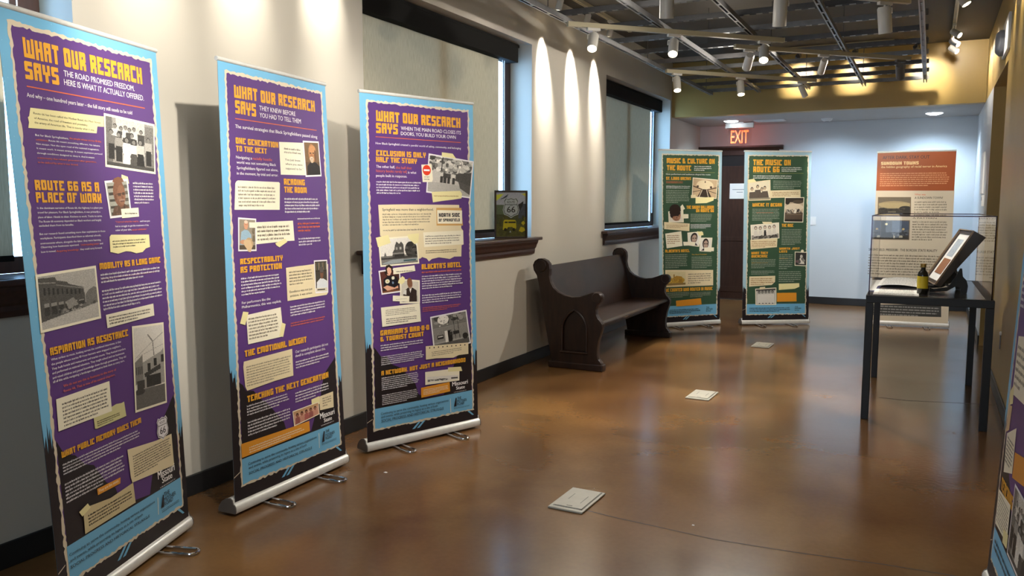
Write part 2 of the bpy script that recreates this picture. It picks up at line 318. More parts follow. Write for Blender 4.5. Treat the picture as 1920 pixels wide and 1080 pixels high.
# ------------------------------------------------------------------ printed sheets
INK = dict(O=(226, 164, 52), O2=(222, 150, 48), O3=(206, 160, 96), W=(232, 228, 232), WS=(244, 242, 240), K=(34, 30, 34), R=(210, 104, 70), C=(238, 231, 208), Y=(232, 222, 166), Y2=(226, 211, 174), Y3=(206, 190, 148),
           GY=(206, 200, 148), GR=(120, 112, 98), BR=(150, 104, 60), SK=(128, 88, 66), SK2=(226, 176, 148), HR=(42, 32, 28), TN=(206, 178, 140), GN2=(150, 150, 84), GW=(142, 152, 138), GW2=(150, 150, 146), DG=(66, 66, 64), OR=(160, 80, 36), OC=(240, 206, 150), OL=(214, 150, 108), DK=(120, 104, 84),
           BL=(114, 178, 216), BP=(158, 192, 208), BK=(36, 31, 35), PU=(90, 58, 122), GN=(54, 82, 62), BG=(212, 199, 176), RD=(222, 62, 34))
FONT3 = {'A': '411 101 111 101 101', 'B': '112 101 111 101 113', 'C': '411 100 100 100 511', 'D': '112 101 101 101 113', 'E': '111 100 110 100 111', 'F': '111 100 110 100 100', 'G': '411 100 101 101 511',
         'H': '101 101 111 101 101', 'J': '001 001 001 101 513', 'L': '100 100 100 100 111', 'O': '412 101 101 101 513', 'P': '112 101 113 100 100', 'Q': '412 101 101 101 511', 'R': '112 101 113 112 101', 'S': '411 100 512 001 113',
         'U': '101 101 101 101 513', '6': '411 100 112 101 513', 'K': '101 101 113 112 101', 'V': '101 101 101 101 513', 'Z': '111 001 413 100 111'}
def block_glyph(ch):
    """polygons of one heavy narrow poster letter in a unit box, and its width"""
    ry = [1.0, 0.74, 0.60, 0.42, 0.24, 0.0]
    def cells(rows, xs):
        out = []
        for r, row in enumerate(rows):
            for k, c in enumerate(row):
                x0, x1, y1, y0 = xs[k], xs[k + 1], ry[r], ry[r + 1]; q = 0.07
                if c == '1': out.append([(x0, y0), (x1, y0), (x1, y1), (x0, y1)])
                elif c == '2': out.append([(x0, y0), (x1, y0), (x1, y1 - q), (x1 - q, y1), (x0, y1)])
                elif c == '3': out.append([(x0, y0), (x1 - q, y0), (x1, y0 + q), (x1, y1), (x0, y1)])
                elif c == '4': out.append([(x0, y0), (x1, y0), (x1, y1), (x0 + q, y1), (x0, y1 - q)])
                elif c == '5': out.append([(x0 + q, y0), (x1, y0), (x1, y1), (x0, y1), (x0, y0 + q)])
        return out
    if ch in FONT3: return cells(FONT3[ch].split(), [0, 0.21, 0.31, 0.52]), 0.52
    if ch == 'I': return [[(0, 0), (0.22, 0), (0.22, 1), (0, 1)]], 0.22
    if ch == 'T': return [[(0, 0.76), (0.5, 0.76), (0.5, 1), (0, 1)], [(0.14, 0), (0.36, 0), (0.36, 0.76), (0.14, 0.76)]], 0.5
    if ch == 'N': return [[(0, 0), (0.2, 0), (0.2, 1), (0, 1)], [(0.34, 0), (0.54, 0), (0.54, 1), (0.34, 1)], [(0.2, 1), (0.2, 0.55), (0.34, 0), (0.34, 0.45)]], 0.54
    if ch == 'M': return [[(0, 0), (0.19, 0), (0.19, 1), (0, 1)], [(0.55, 0), (0.74, 0), (0.74, 1), (0.55, 1)], [(0.19, 0.78), (0.55, 0.78), (0.55, 1), (0.19, 1)], [(0.27, 0.1), (0.47, 0.1), (0.47, 0.78), (0.27, 0.78)]], 0.74
    if ch == 'W': return [[(0, 0), (0.19, 0), (0.19, 1), (0, 1)], [(0.55, 0), (0.74, 0), (0.74, 1), (0.55, 1)], [(0.19, 0), (0.55, 0), (0.55, 0.22), (0.19, 0.22)], [(0.27, 0.22), (0.47, 0.22), (0.47, 0.9), (0.27, 0.9)]], 0.74
    if ch == 'Y': return [[(0, 0.42), (0.2, 0.42), (0.2, 1), (0, 1)], [(0.32, 0.42), (0.52, 0.42), (0.52, 1), (0.32, 1)], [(0.15, 0), (0.37, 0), (0.37, 0.6), (0.15, 0.6)]], 0.52
    if ch == 'X': return [[(0, 0), (0.2, 0), (0.52, 1), (0.32, 1)], [(0.32, 0), (0.52, 0), (0.2, 1), (0, 1)]], 0.52
    if ch == '&': return cells('412 101 513 101 513'.split(), [0, 0.18, 0.26, 0.42]) + [[(0.30, 0.30), (0.46, 0.30), (0.64, 0), (0.44, 0)], [(0.46, 0.30), (0.62, 0.44), (0.62, 0.30), (0.50, 0.16)]], 0.64
    if ch == '-': return [[(0.02, 0.42), (0.14, 0.42), (0.14, 0.6), (0.02, 0.6)]], 0.16
    if ch in "'": return [[(0, 0.75), (0.13, 0.75), (0.13, 1), (0, 1)]], 0.13
    if ch in '.,': return [[(0, 0), (0.15, 0), (0.15, 0.18), (0, 0.18)]], 0.15
    return [], 0.2
TXT = {}
def prepare_text(strings):
    objs = []
    for s in sorted(strings):
        cu_ = bpy.data.curves.new('t', 'FONT'); cu_.body = s; cu_.size = 1.0; cu_.resolution_u = 2; cu_.space_character = 0.97
        o = bpy.data.objects.new('t', cu_); COL.objects.link(o); objs.append((s, o))
    bpy.context.view_layer.update(); dg = bpy.context.evaluated_depsgraph_get()
    for s, o in objs:
        ev = o.evaluated_get(dg); me = ev.to_mesh()
        v = np.empty(len(me.vertices) * 3); me.vertices.foreach_get('co', v); v = v.reshape(-1, 3)[:, :2].copy()
        TXT[s] = (v, [tuple(p.vertices) for p in me.polygons]); ev.to_mesh_clear()
    for s, o in objs:
        cu_ = o.data; bpy.data.objects.remove(o, do_unlink=True); bpy.data.curves.remove(cu_)
CAP = 0.69

# ---- small pictures on the sheets, drawn as coloured cells
class Pic:
    def __init__(s, w, h, c, seed=1):
        s.w, s.h = w, h; s.a = np.zeros((h, w, 3)) + np.array(c, float); yy, xx = np.mgrid[0:h, 0:w]; s.x = (xx + .5) / w; s.y = (yy + .5) / h; s.r = np.random.RandomState(seed)
    def put(s, mk, c, a=1.0): s.a[mk] = s.a[mk] * (1 - a) + np.array(c, float) * a
    def ell(s, cx, cy, rx, ry, c, a=1.0): s.put(((s.x - cx) / rx) ** 2 + ((s.y - cy) / ry) ** 2 < 1, c, a)
    def rect(s, x0, y0, x1, y1, c, a=1.0): s.put((s.x > x0) & (s.x < x1) & (s.y > y0) & (s.y < y1), c, a)
    def poly(s, pts, c, a=1.0):
        inside = np.zeros_like(s.x, bool); n = len(pts)
        for i in range(n):
            (x0, y0), (x1, y1) = pts[i], pts[(i + 1) % n]
            if y0 == y1: continue
            inside ^= ((y0 > s.y) != (y1 > s.y)) & (s.x < (x1 - x0) * (s.y - y0) / (y1 - y0) + x0)
        s.put(inside, c, a)
    def line(s, x0, y0, x1, y1, t, c):
        d = np.hypot(x1 - x0, y1 - y0) + 1e-9; u = ((s.x - x0) * (x1 - x0) + (s.y - y0) * (y1 - y0)) / d / d; q = abs((s.x - x0) * (y1 - y0) - (s.y - y0) * (x1 - x0)) / d
        s.put((u > 0) & (u < 1) & (q < t), c)
    def noise(s, amp): s.a += s.r.uniform(-amp, amp, s.a.shape[:2])[..., None]
    def blotch(s, x0, y0, x1, y1, n, r, c0, c1):
        for _ in range(n):
            k = s.r.rand(); s.ell(s.r.uniform(x0, x1), s.r.uniform(y0, y1), r * s.r.uniform(.5, 1.2), r * s.r.uniform(.5, 1.2), [a + (b_ - a) * k for a, b_ in zip(c0, c1)])
G_ = lambda v: (v * 1.02, v, v * .96)
def person(p, x, y, s, top, bot, skin=G_(130), hair=G_(40), skirt=False):
    """standing figure: head centre x, y; s is the head's radius"""
    p.poly([(x - 1.9 * s, y + 1.5 * s), (x + 1.9 * s, y + 1.5 * s), (x + 2.1 * s, y + 7 * s), (x - 2.1 * s, y + 7 * s)], top)
    w = 2.3 if skirt else 1.5
    p.poly([(x - 1.5 * s, y + 6 * s), (x + 1.5 * s, y + 6 * s), (x + w * s, y + 14 * s), (x - w * s, y + 14 * s)], bot)
    p.ell(x, y - .2 * s, s * 1.08, s * 1.25, hair); p.ell(x, y + .15 * s, s * .85, s * 1.1, skin)
def paint(kind, w, h):
    if kind == 'group':
        p = Pic(w, h, G_(150), 3); p.rect(0, 0, .12, 1, G_(108)); p.rect(.80, .05, 1, 1, G_(120)); p.rect(.2, 0, .8, .25, G_(196)); p.noise(16)
        for i, x in enumerate((.18, .30, .39, .47, .57, .72)): person(p, x, .17 + .03 * (i % 2), .036, G_(70 if i % 2 else 205), G_(60))
        for i, x in enumerate((.10, .25, .52, .88)): person(p, x, .31 + .03 * (i % 2), .04, G_((110, 150, 60, 175)[i]), G_(46))
        for i, x in enumerate((.41, .56, .70)): person(p, x, .42 + .02 * (i % 2), .042, G_((214, 226, 190)[i]), G_((220, 78, 40)[i]), skirt=True)
        p.rect(0, .93, 1, 1, G_(70)); p.noise(14)
    elif kind == 'street':
        p = Pic(w, h, G_(170), 4); p.poly([(0, .03), (.28, .05), (.3, .12), (.48, .18), (.5, .22), (.76, .34), (.78, .72), (0, .86)], G_(78)); p.poly([(.78, .5), (.84, .42), (.95, .36), (1, .4), (1, .72), (.78, .72)], G_(112))
        p.line(0, .12, .28, .16, .012, G_(130)); p.line(.28, .2, .76, .36, .01, G_(126))
        for i in range(9):
            x = .07 + i * .075; y = .22 + i * .018; p.rect(x, y, x + .03, y + .14 - i * .006, G_(42))
        for i in range(6):
            x = .06 + i * .12; p.rect(x, .52 + .01 * i, x + .09, .6, G_(136)); p.rect(x, .6, x + .09, .76, G_(54))
        p.poly([(.42, .56), (.56, .5), (.64, .66), (.46, .72)], G_(134)); p.blotch(.3, .68, .95, .76, 26, .035, G_(48), G_(160)); p.poly([(0, .88), (1, .70), (1, 1), (0, 1)], G_(176)); p.noise(16)
    elif kind == 'pole':
        p = Pic(w, h, G_(206), 5); p.put(p.y < .5, G_(212), .5); p.line(.62, .18, .66, .4, .014, G_(110)); p.line(.62, .19, .46, .10, .012, G_(120)); p.line(.62, .2, 1, .1, .006, G_(150)); p.line(0, .38, .6, .2, .004, G_(160)); p.line(.1, .36, 1, .25, .004, G_(170))
        p.poly([(0, .42), (.26, .34), (.26, .66), (0, .7)], G_(120)); p.poly([(.26, .44), (.9, .34), (1, .3), (1, .75), (.26, .78)], G_(150))
        for x, y in ((.42, .46), (.64, .41), (.9, .38)): p.rect(x, y, x + .1, y + .1, G_(48))
        for i in range(4): p.rect(.03 + i * .06, .48, .06 + i * .06, .58, G_(60))
        p.poly([(.3, .58), (.86, .5), (.88, .56), (.32, .63)], G_(62)); p.rect(.36, .62, .86, .76, G_(50)); p.rect(.05, .65, .3, .76, G_(60)); p.put(p.y > .77, G_(96)); p.ell(.14, .79, .16, .04, G_(60)); p.noise(10)
    elif kind in ('elder', 'oldman', 'blueman', 'scholar', 'flowerlady', 'vestman', 'drummer', 'curlyman', 'facewoman'):
        if kind == 'elder':
            p = Pic(w, h, (158, 158, 148), 6)
            for k in range(5): p.rect(.05, .1 + .2 * k, .35, .18 + .2 * k, (70, 66, 60)); p.rect(.82, .1 + .2 * k, 1, .2 + .2 * k, (96, 92, 84))
            p.poly([(.05, 1), (.2, .76), (.45, .68), (.75, .66), (1, .8), (1, 1)], (96, 74, 60)); p.blotch(.2, .75, .95, 1, 30, .05, (60, 46, 40), (130, 100, 84)); p.poly([(.42, .66), (.5, .6), (.74, .6), (.72, .74), (.55, .78)], (120, 84, 66)); p.ell(.56, .34, .30, .40, (126, 88, 68)); p.ell(.66, .40, .2, .3, (150, 108, 84), .6); p.ell(.36, .45, .05, .1, (110, 74, 56))
            p.rect(.48, .34, .64, .42, (66, 52, 46), .7); p.rect(.70, .33, .84, .41, (66, 52, 46), .7); p.rect(.42, .35, .84, .365, (40, 36, 34)); p.ell(.69, .48, .05, .06, (120, 80, 62)); p.rect(.56, .58, .76, .605, (92, 56, 50)); p.ell(.66, .55, .14, .03, (170, 150, 140), .5)
        elif kind == 'oldman':
            p = Pic(w, h, (118, 92, 64), 7); p.put(p.y > .6, (84, 66, 48), .6); p.poly([(.08, 1), (.12, .72), (.35, .60), (.72, .60), (.98, .74), (1, 1)], (30, 28, 28)); p.ell(.5, .33, .24, .29, (176, 124, 82)); p.ell(.56, .22, .22, .14, (196, 142, 96)); p.ell(.72, .42, .06, .2, (110, 76, 50)); p.rect(.34, .31, .46, .345, (60, 40, 28)); p.rect(.54, .31, .66, .345, (60, 40, 28)); p.ell(.48, .41, .04, .06, (160, 106, 70)); p.ell(.46, .50, .14, .07, (206, 190, 170)); p.ell(.47, .56, .10, .07, (196, 176, 152)); p.rect(.4, .485, .54, .505, (110, 64, 50))
        elif kind == 'blueman':
            p = Pic(w, h, (150, 140, 124), 8); p.poly([(.05, .85), (.12, .42), (.32, .34), (.55, .36), (.75, .5), (.72, .8)], (150, 178, 196)); p.ell(.42, .19, .13, .14, (206, 152, 122)); p.rect(.35, .16, .40, .18, (60, 44, 40)); p.rect(.46, .16, .51, .18, (60, 44, 40)); p.rect(.38, .25, .47, .262, (150, 84, 70)); p.ell(.42, .08, .12, .05, (220, 200, 180)); p.put(p.y > .85, (90, 80, 66)); p.ell(.25, .75, .2, .08, (196, 148, 116)); p.ell(.6, .8, .26, .2, (188, 160, 122)); p.ell(.6, .8, .14, .11, (140, 112, 80)); p.ell(.6, .8, .06, .05, (210, 190, 150)); p.blotch(.8, .2, 1, .7, 12, .08, (110, 100, 84), (140, 130, 110))
        elif kind == 'scholar':
            p = Pic(w, h, (66, 62, 54), 9)
            for k in range(9): p.rect(.05 + .11 * k, .04, .11 + .11 * k, .28, [(130, 110, 80), (60, 70, 60), (150, 140, 120)][k % 3])
            p.rect(0, .3, 1, .33, (40, 34, 30)); p.poly([(.05, .98), (.1, .68), (.4, .56), (.7, .58), (1, .66), (1, .98)], (214, 218, 222)); p.ell(.55, .40, .14, .18, (120, 84, 64)); p.ell(.55, .28, .17, .10, (90, 84, 80)); p.rect(.46, .37, .53, .39, (40, 30, 28)); p.rect(.58, .37, .65, .39, (40, 30, 28)); p.rect(.5, .49, .6, .505, (80, 46, 40)); p.rect(0, .88, 1, 1, (216, 208, 186)); p.rect(.1, .92, .8, .95, (60, 54, 50))
        elif kind == 'flowerlady':
            p = Pic(w, h, (92, 50, 44), 10); p.put(p.x > .75, (60, 40, 38), .7); p.poly([(.06, .9), (.15, .36), (.4, .22), (.62, .22), (.88, .34), (.95, .8)], (28, 26, 34)); p.ell(.34, .48, .12, .10, (230, 226, 200)); p.ell(.66, .36, .08, .08, (226, 222, 200)); p.ell(.63, .58, .05, .06, (120, 140, 170)); p.ell(.34, .48, .03, .03, (200, 180, 90))
            p.ell(.40, .03, .17, .2, (44, 32, 28)); p.ell(.45, .07, .12, .16, (216, 162, 134)); p.poly([(.08, .74), (.3, .66), (.7, .82), (.9, .74), (.9, .86), (.3, .92)], (222, 168, 140)); p.put(p.y > .93, (120, 76, 50))
        elif kind == 'vestman':
            p = Pic(w, h, (206, 200, 186), 11); p.poly([(.08, .98), (.14, .5), (.38, .32), (.66, .32), (.88, .44), (.9, .98)], (54, 42, 40)); p.poly([(.10, .62), (.16, .46), (.3, .42), (.3, .66)], (214, 212, 206)); p.poly([(.42, .3), (.6, .3), (.52, .56)], (222, 220, 214)); p.ell(.5, .14, .14, .22, (138, 94, 72)); p.rect(.43, .13, .48, .15, (60, 42, 36)); p.rect(.53, .13, .58, .15, (60, 42, 36)); p.rect(.46, .25, .56, .265, (90, 54, 46)); p.ell(.5, .28, .08, .05, (190, 180, 172), .6); p.line(.46, .36, .4, .9, .012, (34, 26, 26)); p.line(.6, .36, .62, .9, .012, (34, 26, 26))
        elif kind == 'drummer':
            p = Pic(w, h, G_(50), 12); p.ell(.55, .3, .12, .13, G_(196)); p.poly([(.3, .9), (.42, .42), (.72, .42), (.85, .9)], G_(218)); p.ell(.3, .72, .2, .16, G_(92)); p.ell(.75, .62, .14, .1, G_(150)); p.ell(.62, .5, .1, .1, G_(110)); p.rect(.05, .62, .3, .8, (120, 90, 96))
        elif kind == 'curlyman':
            p = Pic(w, h, (222, 216, 204), 13); p.ell(.5, .3, .34, .62, (150, 110, 86)); p.ell(.62, .5, .2, .4, (176, 134, 108), .7); p.ell(.44, .02, .40, .40, (40, 30, 28)); p.ell(.2, .3, .12, .3, (40, 30, 28)); p.rect(.28, .36, .45, .43, (50, 36, 32)); p.rect(.58, .36, .74, .43, (50, 36, 32)); p.ell(.54, .58, .07, .10, (130, 90, 70)); p.rect(.4, .76, .68, .81, (84, 46, 42))
        else:
            p = Pic(w, h, (226, 222, 212), 14); p.ell(.48, .42, .28, .42, (44, 36, 34)); p.ell(.5, .48, .20, .32, (176, 150, 134)); p.rect(.34, .40, .47, .47, (46, 36, 36)); p.rect(.55, .40, .68, .47, (46, 36, 36)); p.rect(.42, .68, .60, .72, (110, 60, 60)); p.poly([(.1, 1), (.3, .82), (.7, .82), (.9, 1)], (60, 50, 56))
        p.noise(9)
    elif kind in ('fourmen', 'men', 'quartet', 'singers', 'pinkgroup'):
        if kind == 'fourmen':
            p = Pic(w, h, G_(188), 15); p.blotch(0, 0, 1, .42, 120, .06, G_(60), G_(232)); p.poly([(.6, .42), (1, .3), (1, .7), (.62, .6)], G_(70)); p.put(p.y > .72, G_(170)); p.poly([(.7, .62), (1, .7), (1, .95), (.75, .8)], G_(80)); p.line(.3, 0, .28, .5, .012, G_(60))
            for x, c in ((.30, 200), (.38, 62), (.47, 70), (.58, 206)): person(p, x, .40, .022, G_(c), G_(54), skin=G_(120))
            p.rect(.0, .03, .5, .045, G_(70)); p.noise(14)
        elif kind == 'men':
            p = Pic(w, h, G_(190), 16)
            for k in range(5): x = .16 + .17 * k; p.ell(x, .20, .065, .1, G_(60)); p.ell(x, .22, .05, .08, G_(130)); p.poly([(x - .11, .95), (x - .09, .34), (x + .09, .34), (x + .11, .95)], G_(214)); p.rect(x - .02, .92, x + .04, .97, G_(60))
            p.rect(0, 0, 1, .12, G_(80)); p.noise(8)
        elif kind == 'quartet':
            p = Pic(w, h, (224, 214, 190), 17)
            for x, y in ((.15, .36), (.42, .26), (.62, .42), (.76, .36)): p.poly([(x - .16, 1), (x - .13, y + .18), (x + .13, y + .18), (x + .2, 1)], (92, 82, 74)); p.ell(x, y, .065, .11, (60, 50, 46)); p.ell(x, y + .03, .05, .09, (190, 168, 140))
            p.rect(0, .9, 1, 1, (150, 140, 124)); p.noise(10)
        elif kind == 'singers':
            p = Pic(w, h, (226, 220, 206), 18); p.put(p.y > .7, (150, 144, 134))
            for k in range(5): x = .16 + .17 * k; y = .2 + .03 * (k % 2); p.ell(x, y, .055, .13, (90, 84, 78)); p.ell(x, y + .02, .04, .09, (206, 190, 170)); p.poly([(x - .09, .78), (x - .05, y + .16), (x + .05, y + .16), (x + .09, .78)], (212, 206, 196))
            p.poly([(.47, .4), (.53, .4), (.55, .8), (.45, .8)], (30, 28, 28)); p.blotch(0, .78, 1, .98, 40, .05, (30, 28, 28), (110, 104, 96)); p.noise(8)
        else:
            p = Pic(w, h, (206, 160, 136), 19); p.put(p.y < .25, (190, 150, 110))
            for k in range(5): x = .14 + .18 * k; p.poly([(x - .10, 1), (x - .08, .5), (x + .08, .5), (x + .1, 1)], [(150, 88, 84), (196, 140, 120), (170, 96, 90)][k % 3]); p.ell(x, .34, .055, .16, (60, 34, 28)); p.ell(x, .4, .042, .12, (150, 96, 76))
            p.noise(10)
    elif kind == 'house':
        p = Pic(w, h, G_(222), 20); p.put(p.y > .66, G_(120)); p.poly([(.30, .78), (.33, .52), (.38, .42), (.40, .28), (.45, .12), (.52, .22), (.58, .14), (.63, .24), (.64, .62), (.66, .8)], G_(76)); p.rect(.33, .56, .62, .62, G_(130)); p.rect(.42, .34, .47, .44, G_(150)); p.rect(.52, .34, .57, .44, G_(170)); p.rect(.36, .62, .62, .75, G_(48))
        p.ell(.84, .48, .17, .32, G_(48)); p.blotch(.72, .3, .98, .7, 40, .05, G_(30), G_(90)); p.poly([(.06, .78), (.12, .5), (.18, .78)], G_(110)); p.rect(0, .72, 1, .80, G_(60)); p.poly([(0, .95), (.3, .82), (1, .84), (1, .92), (.2, .98)], (150, 158, 160)); p.rect(.6, .86, .95, .92, (60, 88, 92)); p.noise(14)
    elif kind == 'cafe':
        p = Pic(w, h, G_(150), 21); p.put(p.y < .35, G_(112)); p.blotch(0, 0, 1, .2, 40, .08, G_(36), G_(150)); p.ell(.32, .12, .16, .14, G_(222)); p.blotch(.2, .05, .45, .3, 20, .02, G_(40), G_(230)); p.put((p.y > .36) & (p.y < .78), G_(128)); p.line(.6, .05, .62, .8, .008, G_(50)); p.line(.72, .05, .74, .8, .008, G_(60))
        p.rect(.32, .48, .41, .86, G_(214)); p.rect(.41, .48, .52, .86, G_(30)); p.rect(.1, .58, .28, .70, G_(34)); p.rect(.56, .54, .74, .64, G_(40)); p.rect(.12, .61, .26, .64, G_(190)); p.put(p.y > .84, G_(86)); person(p, .50, .52, .02, G_(50), G_(30)); p.ell(.9, .76, .08, .1, G_(40)); p.noise(14)
    elif kind == 'skyline':
        p = Pic(w, h, G_(218), 22); p.blotch(0, .55, .62, .9, 60, .05, G_(40), G_(140)); p.rect(.76, .45, .98, .8, G_(80)); p.noise(8)
    elif kind == 'bridge':
        p = Pic(w, h, (196, 170, 136), 23); p.ell(.5, .35, .36, .3, (226, 210, 176)); p.poly([(.38, .56), (.62, .56), (.82, 1), (.2, 1)], (58, 48, 40)); p.line(.40, .58, .28, 1, .014, (220, 206, 180)); p.line(.58, .58, .68, 1, .014, (220, 206, 180)); p.line(0, .42, .4, .58, .03, (92, 76, 60)); p.line(1, .42, .6, .58, .03, (92, 76, 60)); p.line(0, .75, .36, .62, .02, (110, 92, 72)); p.line(1, .75, .64, .62, .02, (110, 92, 72)); p.ell(.2, .42, .05, .06, (80, 66, 54)); p.ell(.76, .42, .05, .06, (80, 66, 54)); p.line(.5, .1, .5, .2, .02, (100, 80, 60)); p.noise(10)
    elif kind == 'rocks':
        p = Pic(w, h, (214, 202, 160), 24); p.blotch(.2, .5, .9, .85, 40, .09, (150, 110, 40), (206, 170, 70)); p.rect(.35, .2, .42, .6, (150, 118, 50)); p.poly([(.3, .5), (.5, .3), (.8, .36), (.85, .6)], (176, 136, 56)); p.rect(.0, .84, 1, 1, (140, 116, 70)); p.noise(12)
    elif kind == 'bandstage':
        p = Pic(w, h, (196, 178, 152), 25); p.rect(0, 0, 1, .18, (60, 52, 46)); p.ell(.12, .14, .14, .14, (50, 44, 40)); p.ell(.7, .16, .3, .08, (84, 74, 62)); p.ell(.5, .4, .5, .16, (220, 206, 182)); p.put(p.y > .62, (88, 76, 64)); p.blotch(.05, .5, .95, .62, 40, .05, (50, 44, 40), (210, 200, 184)); p.poly([(.48, .64), (.55, .46), (.66, .5), (.62, .64)], (230, 224, 210)); p.rect(.1, .66, .92, .72, (110, 96, 80)); p.put(p.y > .9, (46, 40, 36)); p.noise(10)
    elif kind == 'dusk':
        p = Pic(w, h, (150, 136, 108), 26); p.put(p.y < .3, (112, 102, 86)); p.ell(.5, .42, .5, .22, (196, 176, 128), .6); p.put(p.y > .66, (58, 54, 50)); p.ell(.85, .66, .2, .16, (50, 48, 44)); p.blotch(.0, .66, .8, .8, 30, .06, (44, 42, 40), (86, 78, 66)); p.rect(.3, .82, .55, .9, (110, 104, 90)); p.noise(8)
    elif kind == 'nightstreet':
        p = Pic(w, h, (62, 68, 80), 27); p.rect(0, 0, .18, 1, (84, 84, 84)); p.rect(.18, 0, .5, 1, (48, 48, 50)); p.rect(.5, 0, 1, .6, (72, 84, 104)); p.ell(.33, .18, .04, .06, (236, 226, 176)); p.put(p.y > .82, (56, 54, 52)); p.rect(.55, .7, .59, .95, (196, 190, 170)); p.rect(.72, .8, .82, .92, (176, 170, 150)); p.ell(.84, .45, .04, .06, (190, 170, 120)); p.blotch(.5, .5, 1, .8, 24, .05, (40, 44, 52), (110, 116, 124)); p.noise(10)
    else: p = Pic(w, h, G_(150), 28); p.noise(30)
    return np.clip(p.a, 4, 250)

class Sheet:
    def __init__(s, Wm, Hm, pose, seed=0):
        s.W, s.H = Wm, Hm; s.pose = pose; s.rnd = random.Random(seed); s.layer = 0
        s.pv = []; s.pf = []; s.pc = []       # flat big polygons (u, v, layer)
        s.tv = []; s.tf = []; s.tc = []       # small ones
    def poly(s, pts, col, big=True, lift=0):
        V, F, C = (s.pv, s.pf, s.pc) if big else (s.tv, s.tf, s.tc)
        n = len(V); V += [(p[0], p[1], s.layer + lift) for p in pts]; F.append(tuple(range(n, n + len(pts)))); C.append(INK[col] if isinstance(col, str) else col)
    def rect(s, x0, y0, x1, y1, col, big=False): s.poly([(x0, y0), (x1, y0), (x1, y1), (x0, y1)], col, big, 0.5)
    def up(s): s.layer += 1
    def heading(s, t, x0, x1, y, h, col):
        g = []; x = 0
        for ch in t:
            ps, w = block_glyph(ch); g.append((ps, x)); x += w + 0.085
        k = (x1 - x0) / (x - 0.085)
        for ps, gx in g:
            dy = s.rnd.uniform(-.02, .02) * h
            for q in ps: s.poly([(x0 + (gx + a) * k, y + dy + b_ * h) for a, b_ in q], col, False, 0.5)
    def text(s, t, x0, x1, y, h, col):
        v, f = TXT[t]
        mx = v[:, 0].max(); mn = v[:, 0].min(); n = len(s.tv)
        sx = (x1 - x0) / (mx - mn); sy = h / CAP
        d = 0.024 if col == 'WS' else 0.008          # drawn twice, a hair apart, for a bolder weight
        for q_, dx_ in enumerate((-d, d)):
            n = len(s.tv); s.tv += [(x0 + (a - mn + dx_) * sx, y + b_ * sy, s.layer + 0.5 + 0.1 * q_) for a, b_ in v]; s.tf += [tuple(i + n for i in q) for q in f]; s.tc += [INK[col]] * len(f)
    def lines(s, x0, x1, yt, yb, n, col):
        p = (yt - yb) / n; xh = p * 0.40; r = s.rnd; coarse = col in ('GW', 'GW2', 'OL') or p < 4.5
        for i in range(n):
            y = yt - p * (i + 0.78); x = x0; end = x0 + (x1 - x0) * (1.0 if i < n - 1 and n > 1 else (r.uniform(.55, .8) if n > 2 else 1)) - r.uniform(0, .06) * (x1 - x0)
            while x < end:
                L_ = r.choice((2, 3, 3, 4, 5, 5, 6, 7, 8)); lw = xh * 0.62
                if coarse: s.rect(x, y, min(x + L_ * lw, end), y + xh * 1.05, col); x += L_ * lw + lw * .9; continue
                for _ in range(L_):
                    if x + lw > end + lw: break
                    st = xh * .29; k = r.random(); top = y + xh * (1.5 if k < .22 else 1); bot = y - xh * (.4 if k > .9 else 0)
                    s.rect(x, bot, x + st, top, col)
                    if r.random() < .75: s.rect(x + lw * .80 - st, y, x + lw * .80, y + xh, col)
                    z = y if r.random() < .5 else y + xh - st; s.rect(x + st, z, x + lw * .80 - st, z + st, col)
                    x += lw
                x += lw * .7
    def image(s, kind, bc, q):
        tl, tr, br, bl = [np.array(p, float) for p in q]; s.up(); s.poly([bl, br, tr, tl], bc)
        w = np.linalg.norm(tr - tl); h = np.linalg.norm(bl - tl); m_ = min(9, .06 * min(w, h)); fx, fy = m_ / w, m_ / h
        nx, ny = int(max(12, min(96, w / 2.1))), int(max(12, min(104, h / 2.1))); a = paint(kind, nx, ny); n = len(s.tv); s.up()
        for j in range(ny + 1):
            for i in range(nx + 1):
                u = fx + (1 - 2 * fx) * i / nx; v = fy + (1 - 2 * fy) * j / ny; P_ = (tl * (1 - u) + tr * u) * (1 - v) + (bl * (1 - u) + br * u) * v; s.tv.append((P_[0], P_[1], s.layer))
        for j in range(ny):
            for i in range(nx): k = n + j * (nx + 1) + i; s.tf.append((k, k + nx + 1, k + nx + 2, k + 1)); s.tc.append(tuple(a[j, i]))
    def ellipse(s, c, w, h, col, n=28): s.poly([(c[0] + w / 2 * math.cos(2 * math.pi * k / n), c[1] + h / 2 * math.sin(2 * math.pi * k / n)) for k in range(n)], col, False, .5)
    def shield(s, c, w, col='W', num='66', word='ROUTE'):
        cx, cy = c; h = w * 1.12
        def out(k, cl):
            pts = [(-.34, .5), (-.2, .44), (0, .5), (.2, .44), (.34, .5), (.46, .34), (.40, .2), (.5, -.12), (.42, -.36), (.2, -.42), (0, -.54), (-.2, -.42), (-.42, -.36), (-.5, -.12), (-.40, .2), (-.46, .34)]
            s.up(); s.poly([(cx + a * w * k, cy + b_ * h * k) for a, b_ in pts], cl, False)
        out(1.12, col); out(1.02, 'K'); out(.95, col); s.up()
        s.rect(cx - w * .42, cy + h * .14, cx + w * .42, cy + h * .17, 'K'); s.text(word, cx - w * .25, cx + w * .25, cy + h * .23, h * .13, 'K'); s.text(num, cx - w * .28, cx + w * .28, cy - h * .28, h * .34, 'K')
